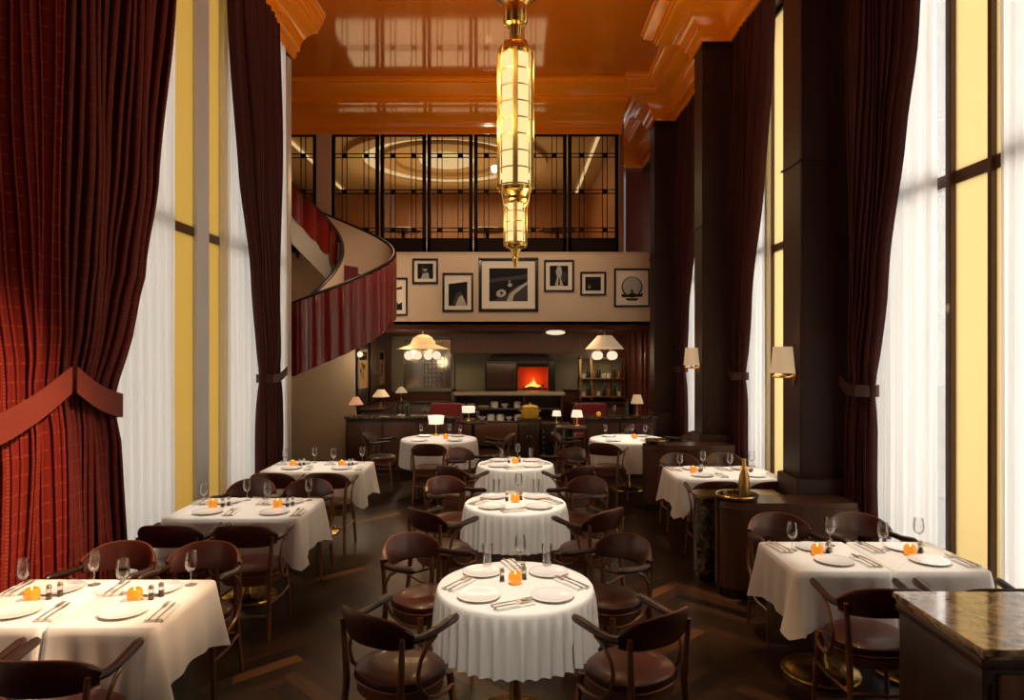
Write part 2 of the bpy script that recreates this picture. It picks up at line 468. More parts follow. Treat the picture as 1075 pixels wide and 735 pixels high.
# windows ---------------------------------------------------------------
wcount = [0]
def window(x, side, y0, y1, posts, bar_z, frame_mat, pw, amber):
    """side=+1 right wall, -1 left wall. Frame mesh is the structure; panes are children."""
    wcount[0] += 1
    mb = MB(); xo = x + side*.06
    edges = [y0] + posts + [y1]
    mb.box(x, xo, y0, y0+.06, .12, COR); mb.box(x, xo, y1-.06, y1, .12, COR)
    mb.box(x, xo, y0, y1, .12, .18); mb.box(x, xo, y0, y1, COR-.1, COR)
    for k, p in enumerate(posts): mb.box(x-side*.02, xo, p-pw[k]/2, p+pw[k]/2, .12, COR, .006)
    f = struct('window_%d' % wcount[0], mb, frame_mat, label='tall window in the %s wall with amber centre lights, number %d from the camera' % ('right' if side > 0 else 'left', wcount[0]), cat='window')
    cb = MB()
    for k in range(len(edges)-1):
        a = edges[k]+(.06 if k == 0 else pw[k-1]/2); b = edges[k+1]-(.06 if k == len(edges)-2 else pw[k]/2)
        cb.box(x+side*.01, xo-side*.01, a, b, bar_z-.045, bar_z+.045)
        for z0, z1 in ((.18, bar_z-.045), (bar_z+.045, COR-.1)):
            g = MB(); g.box(x+side*.022, x+side*.032, a, b, z0, z1)
            o = obj('pane', g, M['amber' if side > 0 else 'amber_deep'] if amber[k] else M['clear'], f)
    obj('crossbar', cb, M['brown_wood'], f)
    return f
window(XR, 1, .3, 2.85, [1.35, 1.8], 3.3, M['brown_wood'], [.06,.05], [0,1,0])
window(XR, 1, 3.25, 6.0, [4.37, 4.53, 4.96], 3.3, M['brown_wood'], [.025,.035,.06], [0,1,1,0])
window(XR, 1, 6.4, 9.15, [7.52, 8.42], 3.3, M['brown_wood'], [.05,.09], [0,1,0])
window(XR, 1, 9.55, 12.3, [10.7, 11.6], 3.3, M['brown_wood'], [.05,.07], [0,1,0])
window(XR, 1, 12.7, 15.45, [13.9, 14.6], 3.3, M['brown_wood'], [.05,.07], [0,1,0])
window(XL, -1, 4.75, 9.35, [6.28, 6.945, 7.42], 3.24, M['grey_trim'], [.02,.27,.02], [0,1,1,0])
window(XL, -1, -.4, 4.35, [1.6, 2.4], 3.24, M['grey_trim'], [.05,.05], [0,1,0])
# left wall
mb = MB()
mb.box(-3.7, -3.14, -3.2, 9.6, COR-.04, CEIL); mb.box(-3.7, -3.2, -3.2, 9.35, 0, .12)
mb.box(-3.7, -3.1, 4.35, 4.75, .12, COR); mb.box(-3.7, -3.2, -3.2, -.4, 0, COR)
mb.box(-3.7, -3.2, 9.35, 9.5, 0, COR)
struct('wall_left', mb, M['wall'], label='left wall with a curtained pier')
mb = MB(); mb.box(-3.30, -3.17, 9.5, 9.66, 0, COR, .01); mb.box(-3.7, -3.30, 9.5, 9.66, 0, COR)
struct('trim_4', mb, M['white_trim'], label='pale upright trim at the end of the left wall')
# stair recess walls
mb = MB(); mb.box(-5.6, -5.5, 9.5, YB+.2, 0, CEIL); mb.box(-5.6, -3.7, 9.5, 9.6, 0, CEIL)
mb.box(-5.5, -3.0, 12.75, YB+.1, 0, UF)
struct('wall_stair_recess', mb, M['wall'], label='cream recess wall behind the spiral stair')
# wall behind the camera
mb = MB(); mb.box(-3.7, 3.6, -3.2, -3.1, 0, CEIL); mb.box(3.15, 3.6, -3.2, .3, .12, COR); struct('wall_rear', mb, M['dark_wood'], label='dark panelled wall behind the viewer')

# balcony wall ----------------------------------------------------------
mb = MB(); mb.box(-3.5, 2.56, YB, YB+.14, 2.53, UF+.03, .008)
mb.box(-3.5, 2.56, YB-.012, YB, UF-.005, UF+.03); struct('wall_balcony', mb, M['wall'], label='cream balcony wall hung with framed photographs')
mb = MB(); mb.box(-5.6, 3.2, YB+.14, 19, UF-.12, UF); struct('floor_upper', mb, M['brown_wood'], label='upper room floor behind the glass')
# glazed partition
def panel(idx, x0, x1, z0, z1, y):
    mb = MB()
    mb.box(x0, x0+.065, y-.04, y+.04, z0, z1); mb.box(x1-.065, x1, y-.04, y+.04, z0, z1)
    mb.box(x0, x1, y-.04, y+.04, z0, z0+.28); mb.box(x0, x1, y-.04, y+.04, z1-.06, z1)
    f = struct('window_%d' % (wcount[0]+1), mb, M['bar'], label='upper glazed panel %d with dark bars and square bosses' % idx, cat='window')
    wcount[0] += 1
    w = x1-x0; b = MB()
    zs = [z1-.43, z1-1.12, z1-1.85]
    xs = [x0+w*.27, x0+w*.73] if w > .6 else [x0+w*.5]
    for z in zs:
        for d in (-.035, .035): b.box(x0+.045, x1-.045, y-.014, y+.014, z+d-.007, z+d+.007)
    for x in xs:
        for d in (-.045, .045): b.box(x+d-.007, x+d+.007, y-.014, y+.014, z0+.28, z1-.06)
        for z in zs: b.box(x-.05, x+.05, y-.018, y+.018, z-.045, z+.045)
    obj('glazing_bars', b, M['bar'], f)
    g = MB(); g.box(x0+.045, x1-.045, y-.003, y+.003, z0+.28, z1-.06); obj('pane', g, M['pglass'], f)
PX = [-3.52, -2.585, -1.69, -.80, .095, .99, 1.98]
GY = YB+.12
for i in range(6): panel(i+1, PX[i]+.015, PX[i+1]-.015, UF+.03, COR, GY)
panel(7, -4.75, -3.79, UF+.03, COR, GY)
mb = MB(); mb.box(-3.79, -3.50, GY-.06, GY+.06, UF, COR, .01); struct('trim_5', mb, M['wall'], label='cream post between the glazed panels')
# upper room
UY = 18.6
mb = MB(); mb.box(-5.6, 2.0, UY, UY+.1, UF, 6.4); mb.box(-5.7, -5.6, YB+.1, UY, UF, 6.4)
struct('wall_upper_back', mb, M['upper_brown'], label='brown panelled back wall of the upper room')
mb = MB(); mb.box(1.98, 2.06, GY-.04, UY, UF, COR+.3); struct('wall_upper_right', mb, M['upper_brown'], label='side wall of the upper room')
mb = MB(); mb.box(-5.7, 2.0, GY+.2, UY, 6.36, 6.46)
cx, cy = -1.55, 15.4
for r0, r1, z0 in ((1.9, 2.25, 6.24), (1.15, 1.45, 6.27)):
    mb.lathe([(r0, 6.36-z0), (r0, 0), (r1, 0), (r1, 6.36-z0)], 64, (cx, cy, z0))
struct('ceiling_upper', mb, M['gold_room'], label='golden upper room ceiling with concentric rings')
t = thing('ceiling_light', 'round ring cove light glowing in the upper room ceiling', 'light', (cx, cy, 6.2))
mb = MB(); mb.lathe([(1.60,.12),(1.66,.10),(1.80,.10),(1.86,.12)], 64); obj('outer_light_ring', mb, M['cove'], t)
mb = MB(); mb.lathe([(.02,.14),(.55,.14),(.6,.1),(.62,.155)], 48); obj('centre_disc', mb, M['cove'], t)
for x, lab in ((1.66, 'straight warm light strip under the upper ceiling beside the right wall'), (-4.6, 'straight warm light strip under the upper ceiling over the stair side')):
    mb = MB(); mb.box(x-.03, x+.03, GY+.4, UY-.1, 6.31, 6.345); tag(obj('light_strip', mb, M['cove']), lab, 'light', 'upper room light strips')
# upper room furniture seen through the glass
t = thing('banquette', 'long brown banquette against the back of the upper room', 'sofa', (-1, UY-.5, UF))
mb = MB(); mb.box(-2.6, 2.6, -.35, .3, 0, .42, .02); obj('seat_base', mb, M['upper_brown'], t)
mb = MB(); mb.box(-2.6, 2.6, .12, .42, .42, 1.15, .05); obj('backrest', mb, M['leather'], t)
mb = MB(); mb.box(-2.58, 2.58, -.33, .12, .42, .54, .04); obj('seat_cushion', mb, M['leather'], t)
for k, x in enumerate((-2.4, -.6, .9)):
    t = thing('bar_table', ['small dark table behind the second glazed panel', 'small dark table behind the fourth glazed panel', 'small dark table with a glowing lamp behind the last glazed panel'][k], 'table', (x, 14.6, UF), 0, 'upper room tables')
    mb = MB(); mb.lathe([(.01,.72),(.38,.72),(.4,.735),(.38,.75),(.01,.75)], 20); obj('table_top', mb, M['dark_wood'], t)
    mb = MB(); mb.lathe([(.22,0),(.22,.02),(.04,.05),(.035,.72)], 14); obj('pedestal', mb, M['iron'], t)

# framed photographs ----------------------------------------------------
def framed(x0, x1, z0, z1, fw, mw, art, label):
    cx, cz = (x0+x1)/2, (z0+z1)/2; w, h = (x1-x0)/2, (z1-z0)/2
    t = thing('framed_photograph', label, 'picture', (cx, YB, cz), 0, 'framed photographs on the balcony wall')
    mb = MB()
    for a in ((-w, w, h-fw, h), (-w, w, -h, -h+fw)): mb.box(a[0], a[1], -.035, -.002, a[2], a[3], .006)
    for a in ((-w, -w+fw), (w-fw, w)): mb.box(a[0], a[1], -.035, -.002, -h+fw*.5, h-fw*.5, .006)
    obj('frame', mb, M['black'], t)
    mb = MB(); mb.box(-w+fw*.8, w-fw*.8, -.012, -.004, -h+fw*.8, h-fw*.8); obj('mount', mb, M['paper'], t)
    iw, ih = w-fw-mw, h-fw-mw
    mb = MB(); mb.box(-iw, iw, -.015, -.012, -ih, ih, 0, art[0])
    for sh in art[1]:
        kind, mi = sh[0], sh[1]
        yy = -.0155-.0004*(art[1].index(sh)+1)
        if kind == 'e':
            _, _, ex, ez, rx, rz_, rot = sh
            ps = []
            for k in range(20):
                a = 2*PI*k/20; px, pz = rx*cos(a), rz_*sin(a)
                ps.append((ex*iw+(px*cos(rot)-pz*sin(rot))*iw, yy, ez*ih+(px*sin(rot)+pz*cos(rot))*iw))
            mb.add(ps, [tuple(range(20))], mi)
        else:
            ps = [(a*iw, yy, b*ih) for a, b in sh[2]]
            mb.add(ps, [tuple(range(len(ps)))], mi)
    obj('print', mb, [M['ph_dark'], M['ph_mid'], M['ph_light'], M['paper']], t)
def zpx(y): return 2.06+(368-y)/717*YB
def xpx(x): return (x-541)/717*YB
A_guitar = (0, [('p',1,[(-1,.35),(1,.62),(1,.38),(-1,.12)]), ('p',1,[(-.9,-1),(.95,-1),(1,.12),(.35,-.1),(.0,-.5)]), ('p',2,[(-.1,-1),(.05,-.55),(.5,-.15),(1,.2),(1,.05),(.3,-.6),(.2,-1)]), ('e',2,-.38,-.52,.26,.20,.3), ('e',0,-.36,-.5,.08,.07,0), ('e',2,.08,-.02,.12,.10,0), ('e',2,.06,.2,.05,.06,0)])
A_port = (0, [('e',1,-.1,.1,.45,.6,0), ('e',2,-.05,.3,.25,.3,.2), ('p',2,[(-.6,-1),(-.3,-.3),(.4,-.2),(.5,-1)]), ('e',0,-.05,.45,.28,.16,0)])
A_hand = (0, [('p',3,[(-1,1),(1,1),(1,.8),(-1,.62)]), ('p',1,[(-.6,-.9),(-.2,-.1),(.3,.1),(.9,-.7),(.4,-1)]), ('p',2,[(-.3,-1),(.1,-.35),(.45,-.2),(.95,-1)])])
A_dancer = (0, [('p',2,[(-.45,-1),(-.2,-.1),(-.35,.4),(-.15,.95),(.2,.95),(.35,.3),(.2,-.2),(.5,-1)]), ('e',1,.55,-.1,.3,.6,0), ('p',0,[(-.1,-.9),(-.02,-.2),(.08,-.2),(.12,-.9)])])
A_night = (0, [('e',1,-.45,-.35,.28,.3,.4), ('e',2,-.5,-.5,.1,.14,0), ('p',1,[(-1,.7),(1,.85),(1,.8),(-1,.62)])])
A_wheel = (3, [('e',1,0,.05,.92,.92,0), ('e',2,0,.1,.80,.80,0), ('p',0,[(-.95,-.45),(-.4,-.55),(0,-.35),(.5,-.55),(.95,-.4),(.9,-.7),(-.85,-.75)]), ('e',0,0,-.25,.12,.12,0), ('p',1,[(-.6,-.8),(.6,-.8),(.4,-1),(-.4,-1)])])
A_shore = (3, [('p',0,[(-1,-.7),(-.3,-.2),(.4,-.55),(1,-.4),(1,-1),(-1,-1)]), ('p',1,[(-1,.6),(1,.75),(1,.55),(-1,.45)])])
for (a,b,c_,d,fw,mw,art,lab) in [
    (404,428,292,332,.035,.07,A_shore,'pale framed photograph half hidden by the red stair'),
    (433,460,272,298.5,.035,.06,A_port,'small dark framed portrait, second from the stair, high on the wall'),
    (464.5,497,287,328,.04,.075,A_hand,'upright framed photograph left of the largest one'),
    (502.5,565,271,328,.06,.14,A_guitar,'largest framed photograph, a reclining figure with a guitar, in the middle'),
    (571,602.5,273.5,307,.035,.075,A_dancer,'framed photograph of a pale standing figure right of the largest one'),
    (609,636,286,311,.035,.06,A_night,'smallest framed photograph, almost wholly black'),
    (644.5,682,282.5,323,.035,.085,A_wheel,'pale framed photograph of a round disc next to the column')]:
    framed(xpx(a), xpx(b), zpx(d), zpx(c_), fw, mw, art, lab)

# ------------------------------------------------------------------ curtains
def lerp_tab(tab, z):
    tab = sorted(tab)
    if z <= tab[0][0]: return tab[0][1]
    for (a, va), (b, vb) in zip(tab, tab[1:]):
        if z <= b:
            t = (z-a)/(b-a); t = t*t*(3-2*t)*.6+t*.4
            return va+(vb-va)*t
    return tab[-1][1]
def curtain(x, side, fixed, edge_tab, npl, mat, tmat, label, group, zt_fix, zt_edge, fixed_tab=None, amp=.085, cat='curtain'):
    """hangs along the wall x=const; side=+1 right wall (room towards -x). zt: tieback height at hook and at the free edge"""
    d = 1 if edge_tab[-1][1] > fixed else -1
    t = thing('curtain', label, cat, (x, fixed, 0), 0, group)
    ph = [random.uniform(-.6, .6) for _ in range(npl+2)]
    am = [random.uniform(.7, 1.2) for _ in range(npl+2)]
    W = npl*.2
    def f(u, v):
        z = .015+v*(COR-.06)
        e = lerp_tab(edge_tab, z); f0 = lerp_tab(fixed_tab, z) if fixed_tab else fixed
        wd = abs(e-f0)
        k = u*npl; i = int(min(npl-1, k))
        s = sin(2*PI*k + ph[i]*0)
        a = amp*am[i]*(0.75+.25*min(1, wd/1.4))
        zt = zt_fix+(zt_edge-zt_fix)*u
        pinch = math.exp(-((z-zt)/.18)**2)
        a *= 1-.45*pinch
        s2 = 2*abs(sin(PI*k))**.7-1
        y = f0+(e-f0)*u + .018*sin(4*PI*k+ph[i])
        xx = x - side*(a*s2 + .02*sin(z*1.7+i))
        return (xx-x, y-fixed, z)
    mb = MB(); mb.grid(f, npl*12, 40, uvf=lambda u, v: (u*W, v*COR))
    obj('drape', mb, mat, t, sharp=180)
    # tieback: a flat padded band round the drape
    mbt = MB(); n = 22
    y_f = lerp_tab(fixed_tab, zt_fix) if fixed_tab else fixed
    y_e = lerp_tab(edge_tab, zt_edge); y_e = y_f+(y_e-y_f)*(.96 if amp > .075 else .90)
    hh = .085 if amp > .07 else .05
    pts = []
    for i in range(n+1):
        u = i/n; pts.append((-side*(amp*1.1+.02), y_f+(y_e-y_f)*u-fixed, zt_fix+(zt_edge-zt_fix)*u-.03*sin(PI*u)))
    pts.append((-side*amp*.6, y_e-fixed+d*.02, zt_edge)); pts.append((side*amp*.8, y_e-fixed+d*.02, zt_edge)); pts.append((side*(amp+.03), y_e-fixed-d*.02, zt_edge))
    vs = []; fs = []
    for i, (px, py, pz) in enumerate(pts):
        ox = -side*.012 if i <= n else 0; oy = d*.012 if i > n else 0
        vs += [(px,py,pz-hh),(px,py,pz+hh),(px+ox,py+oy,pz+hh),(px+ox,py+oy,pz-hh)]
    for i in range(len(pts)-1):
        for k in range(4):
            k2 = (k+1) % 4; fs.append((i*4+k, i*4+k2, i*4+4+k2, i*4+4+k))
    fs += [(0,1,2,3), tuple(len(vs)-4+k for k in (3,2,1,0))]
    mbt.add(vs, fs); obj('tieback', mbt, tmat, t)
    return t
# left wall
curtain(-2.95, -1, 4.39, [(0,5.12),(.36,5.07),(1.3,4.96),(1.72,4.92),(2.35,5.20),(2.66,5.34),(3.4,5.54),(5.1,5.76),(6.2,5.84)], 13, M['curtain_red_shaded'], M['tieback'],
        'red tied-back curtain in a shaded tone on the far side of the left pier', 'long window curtains', 1.87, 1.66)
curtain(-2.95, -1, 4.34, [(0,3.45),(1.72,3.62),(2.6,3.40),(3.5,3.28),(6.2,3.05)], 13, M['curtain_red'], M['tieback'],
        'red tied-back curtain on the near side of the left pier, nearest the camera', 'long window curtains', 1.87, 1.60)
curtain(-2.99, -1, 8.62, [(0,7.95),(1.0,8.0),(1.74,8.06),(2.9,7.78),(4.0,7.5),(6.2,7.15)], 10, M['curtain_plum'], M['tieback_plum'],
        'dark plum curtain at the far end of the left wall, beside the pale trim', 'long window curtains', 1.80, 1.72, amp=.07)
# right wall
curtain(2.93, 1, 5.96, [(0,5.58),(1.0,5.68),(1.72,5.66),(2.6,5.45),(3.7,5.22),(4.4,5.10),(6.2,4.93)], 10, M['curtain_plum'], M['tieback_plum'],
        'dark plum curtain in front of the big column by the near right window', 'long window curtains', 1.80, 1.72, amp=.07)
curtain(2.93, 1, 3.34, [(0,3.5),(1.72,3.55),(3.5,3.75),(4.2,3.86),(5.2,3.98),(6.2,4.05)], 8, M['curtain_plum'], M['tieback_plum'],
        'dark plum curtain at the right edge of the picture', 'long window curtains', 1.80, 1.72, amp=.07)
curtain(2.93, 1, 9.1, [(0,8.75),(1.0,8.85),(1.72,8.84),(2.6,8.62),(4.0,8.25),(6.2,7.86)], 10, M['curtain_plum'], M['tieback_plum'],
        'dark plum curtain between the two columns that carry wall lamps', 'long window curtains', 1.80, 1.72, amp=.07)
curtain(2.93, 1, 12.25, [(0,11.85),(1.72,11.95),(2.6,11.72),(4.0,11.3),(6.2,10.9)], 10, M['curtain_plum'], M['tieback_plum'],
        'dark plum curtain farthest along the right wall', 'long window curtains', 1.80, 1.72, amp=.07)

def sheer(x, y0, y1, npl, label):
    ph = random.random()*6
    def f(u, v):
        z = .10+v*(COR-.14)
        return (.026*sin(2*PI*u*npl+ph)+.010*sin(5.1*PI*u*npl+z*.6), (y1-y0)*u, z)
    mb = MB(); mb.grid(f, npl*12, 6, uvf=lambda u, v: (u*(y1-y0), v*COR))
    o = obj('sheer_curtain', mb, M['sheer'], None, (x, y0, 0), sharp=180)
    return tag(o, label, 'curtain', 'white sheer curtains')
sheer(-3.13, 4.8, 6.22, 18, 'white sheer behind the red curtain on the left wall')
sheer(-3.13, 7.24, 9.25, 22, 'white sheer beside the plum curtain on the left wall')
sheer(-3.13, .2, 4.3, 40, 'white sheer behind the nearest red curtain')
sheer(3.09, 5.06, 5.98, 10, 'white sheer left of the amber glass in the near right window')
sheer(3.09, 3.3, 4.36, 11, 'white sheer right of the amber glass in the near right window')
sheer(3.09, 8.3, 9.12, 10, 'white sheer beside the farther amber glass on the right wall')
sheer(3.09, 6.45, 7.45, 8, 'white sheer hidden half behind the big column')
sheer(3.09, 9.6, 12.25, 20, 'white sheer in the farthest window of the right wall')
sheer(3.09, .4, 2.8, 16, 'white sheer in the window next to the camera')

# ------------------------------------------------------------------ dining chair
def make_chair():
    t = thing('dining_chair', 'bentwood armchair', 'chair')
    # seat cushion
    def sq(r, a):      # rounded-square plan
        k = (abs(cos(a))**3+abs(sin(a))**3)**(-1/3)
        return r*(.55+.45*k)*cos(a), r*(.55+.45*k)*sin(a)
    mb = MB(); n = 28; prof = [(.02,.425),(.21,.425),(.222,.435),(.226,.455),(.220,.475),(.20,.490),(.12,.500),(.02,.503)]
    vs = []; fs = []
    for r, z in prof:
        for k in range(n):
            a = 2*PI*k/n; x, y = sq(r, a); vs.append((x, y*.92+.0, z))
    for i in range(len(prof)-1):
        for k in range(n):
            k2 = (k+1) % n; fs.append((i*n+k, i*n+k2, (i+1)*n+k2, (i+1)*n+k))
    fs.append(tuple(range((len(prof)-1)*n, len(prof)*n)))
    mb.add(vs, fs); st = obj('seat', mb, M['leather'], t)
    mb = MB(); mb.tube([(sq(.224, 2*PI*k/n)[0], sq(.224, 2*PI*k/n)[1]*.92, .437) for k in range(n)], .005, 5, closed=True)
    obj('piping', mb, M['piping'], st)
    mb = MB(); prof = [(.17,.37),(.205,.365),(.213,.375),(.213,.42),(.205,.425),(.17,.425)]
    vs = []; fs = []
    for r, z in prof:
        for k in range(n):
            x, y = sq(r, 2*PI*k/n); vs.append((x, y*.92, z))
    for i in range(len(prof)-1):
        for k in range(n):
            k2 = (k+1) % n; fs.append((i*n+k, i*n+k2, (i+1)*n+k2, (i+1)*n+k))
    mb.add(vs, fs); obj('seat_frame', mb, M['bentwood'], t)
    # legs
    for sx in (-1, 1):
        mb = MB(); mb.tube([(sx*.215,.20,0),(sx*.205,.185,.2),(sx*.19,.165,.40),(sx*.187,.162,.43)], [.012,.016,.019,.018], 8); obj('leg', mb, M['bentwood'], t)
        mb = MB(); mb.tube([(sx*.205,-.235,0),(sx*.195,-.205,.2),(sx*.19,-.182,.42),(sx*.2,-.185,.58),(sx*.213,-.192,.72)], [.012,.016,.019,.016,.013], 8); obj('leg', mb, M['bentwood'], t)
    # backrest band
    def band(th, hh, inner, a0, a1, n_, zc, rnd=.75):
        mb = MB(); vs = []; fs = []
        for i in range(n_+1):
            a = a0+(a1-a0)*i/n_
            q = min(1, abs(a)/R(66)); h = hh(q); th_ = th(q)
            cx_, cy_ = .25*sin(a), -.235*cos(a)-.02
            nx, ny = sin(a), -cos(a)
            lean = .022
            sec = [(-th_,-h*rnd),(-th_*.6,-h),(th_*.6,-h),(th_,-h*rnd),(th_*1.05,0),(th_,h*rnd),(th_*.5,h),(-th_*.5,h),(-th_,h*rnd),(-th_*.9,0)]
            for o_, z in sec:
                oo = o_+lean*z/.085
                vs.append((cx_+nx*oo, cy_+ny*oo, zc(q)+z))
        m_ = 10
        for i in range(n_):
            for k in range(m_):
                k2 = (k+1) % m_; fs.append((i*m_+k, i*m_+k2, (i+1)*m_+k2, (i+1)*m_+k))
        fs.append(tuple(range(m_-1,-1,-1))); fs.append(tuple(n_*m_+k for k in range(m_)))
        mb.add(vs, fs); return mb
    zc = lambda q: .742-.05*q**2.2
    bk = obj('backrest', band(lambda q: .019-.003*q, lambda q: .082*(1-q**3.2)+.022*q**3.2, 0, -R(62), R(62), 26, zc), M['leather'], t)
    mb = MB(); pts = []
    for i in range(31):
        a = -R(62)+R(124)*i/30; q = abs(a)/R(66); h = .082*(1-q**3.2)+.022*q**3.2
        pts.append((.25*sin(a)*(1+.022*h/.085/.25), (-.235-.02*h/.085)*cos(a)-.02, zc(q)+h))
    mb.tube(pts, .0045, 5)
    pts2 = []
    for i in range(31):
        a = -R(62)+R(124)*i/30; q = abs(a)/R(66); h = -(.082*(1-q**3.2)+.022*q**3.2)
        pts2.append((.25*sin(a)*(1+.005/.25), (-.235-.022*h/.085)*cos(a)-.02, zc(q)+h))
    mb.tube(pts2, .0045, 5)
    obj('piping', mb, M['piping'], bk)
    # arms
    for sx in (-1, 1):
        a = R(60)
        pts = [(sx*.25*sin(a), -.235*cos(a)-.02, .700),(sx*.235,-.09,.697),(sx*.238,-.02,.700),(sx*.239,.06,.712),(sx*.239,.13,.722),(sx*.238,.155,.724),(sx*.238,.172,.722)]
        mb = MB(); mb.tube(pts, [.022,.022,.022,.024,.025,.021,.008], 10, flat=(.95,.9)); obj('arm', mb, M['arm_wood'], t)
        # bentwood hoop from the arm to the seat
        pts = [(sx*.248,.0,.688),(sx*.247,-.06,.655),(sx*.246,-.105,.60),(sx*.245,-.12,.54),(sx*.243,-.10,.46),(sx*.240,-.05,.405),(sx*.232,.03,.375),(sx*.222,.10,.37),(sx*.20,.17,.375)]
        mb = MB(); mb.tube(pts, .0105, 7); obj('hoop', mb, M['bentwood'], t)
    mb = MB()
    for sx in (-1, 1):
        mb.tube([(sx*.207,.19,.25),(sx*.215,0,.245),(sx*.197,-.205,.25)], .009, 7)
    mb.tube([(-.197,-.205,.25),(0,-.225,.245),(.197,-.205,.25)], .009, 7)
    obj('stretcher', mb, M['bentwood'], t)
    return t
chair0 = make_chair(); chair_used = [False]
def chair(x, y, tx, ty, label, grp='brown leather bentwood armchairs', jitter=0):
    rz = math.atan2(-(tx-x), ty-y)+jitter
    lab = label
    if not chair_used[0]:
        chair_used[0] = True; o = chair0
        o.location = (x, y, 0); o.rotation_euler = (0,0,rz); o['label'] = lab; o['group'] = grp
        return o
    return dup(chair0, (x, y, 0), rz, lab, grp)

# ------------------------------------------------------------------ tabletop pieces (prototypes, then copies)
def proto(fn):
    st = {}
    def place(loc, rz, label, group):
        if 'o' not in st:
            st['o'] = fn(); o = st['o']; o.location = loc; o.rotation_euler = (0,0,rz); o['label'] = label; o['group'] = group
            return o
        return dup(st['o'], loc, rz, label, group)
    return place
def mk_plate():
    mb = MB(); mb.lathe([(.001,.004),(.062,.004),(.074,.007),(.110,.012),(.116,.014),(.117,.016),(.113,.0165),(.077,.010),(.062,.007),(.001,.007)], 36)
    mb.lathe([(.001,0),(.06,0),(.062,.004)], 24)
    return tag(obj('dinner_plate', mb, M['china']), 'x', 'plate')
plate = proto(mk_plate)
def mk_glass():
    t = thing('wine_glass', 'x', 'glass')
    mb = MB(); mb.lathe([(.004,.075),(.016,.079),(.028,.092),(.034,.115),(.033,.145),(.028,.185),(.0268,.186),(.0265,.184),(.0315,.145),(.0325,.115),(.027,.094),(.015,.083),(.001,.081)], 20); obj('bowl', mb, M['glass'], t)
    mb = MB(); mb.lathe([(.001,0),(.032,.0),(.033,.002),(.012,.005),(.0045,.012),(.0035,.04),(.0045,.075),(.012,.079),(.001,.0795)], 18); obj('stem', mb, M['water'], t)
    return t
wglass = proto(mk_glass)
def mk_tumbler():
    mb = MB(); mb.lathe([(.001,0),(.024,0),(.026,.012),(.032,.14),(.0305,.14),(.024,.035),(.001,.034)], 18)
    return tag(obj('water_glass', mb, M['glass']), 'x', 'glass')
tumbler = proto(mk_tumbler)
def mk_cutlery():
    t = thing('cutlery_set', 'x', 'cutlery')
    mb = MB(); mb.box(-.045,.045,-.11,.11,0,.008,.003); mb.box(-.043,.043,-.108,.02,.008,.013,.002); obj('napkin', mb, M['napkin'], t)
    mb = MB(); mb.tube([(-.018,-.115,.0165),(-.018,-.02,.017),(-.018,.06,.016)], [.005,.0035,.003], 6, flat=(1,.5))
    mb.box(-.029,-.007,.055,.085,.0145,.017,.001)
    for k in range(4): mb.box(-.028+k*.006,-.0245+k*.006,.083,.122,.0145,.017)
    obj('fork', mb, M['steel'], t)
    mb = MB(); mb.tube([(.018,-.12,.0165),(.018,-.02,.017)], [.006,.005], 6, flat=(1,.5))
    mb.add([(.013,-.02,.0165),(.023,-.02,.0165),(.025,.06,.0165),(.021,.118,.0165),(.013,.095,.0165),(.013,-.02,.0145),(.023,-.02,.0145),(.025,.06,.0145),(.021,.118,.0145),(.013,.095,.0145)],
           [(0,1,2,3,4),(9,8,7,6,5),(0,5,6,1),(1,6,7,2),(2,7,8,3),(3,8,9,4),(4,9,5,0)])
    obj('knife', mb, M['steel'], t)
    return t
cutlery = proto(mk_cutlery)
def mk_votive():
    t = thing('votive_candle', 'x', 'candle')
    mb = MB(); mb.lathe([(.001,0),(.026,0),(.036,.012),(.040,.032),(.037,.052),(.030,.064),(.026,.064),(.033,.05),(.035,.032),(.030,.016),(.001,.012)], 22); obj('holder', mb, M['candle_glass'], t)
    mb = MB(); mb.lathe([(.001,.012),(.018,.012),(.018,.04),(.001,.042)], 12); w = obj('candle', mb, M['napkin'], t)
    mb = MB(); mb.lathe([(.0005,.042),(.006,.05),(.0065,.056),(.003,.068),(.0005,.076)], 8); obj('flame', mb, M['flame'], w)
    return t
votive = proto(mk_votive)
def mk_shaker():
    t = thing('salt_shaker', 'x', 'shaker')
    mb = MB(); mb.lathe([(.001,0),(.016,0),(.017,.004),(.014,.05),(.012,.055)], 14); obj('body', mb, M['glass'], t)
    mb = MB(); mb.lathe([(.001,.002),(.013,.002),(.012,.03),(.001,.03)], 10); obj('filling', mb, M['pepper'], t)
    mb = MB(); mb.lathe([(.013,.053),(.0145,.055),(.0145,.066),(.010,.074),(.001,.076)], 14); obj('cap', mb, M['steel'], t)
    return t
shaker = proto(mk_shaker)

TOP = .748      # cloth surface
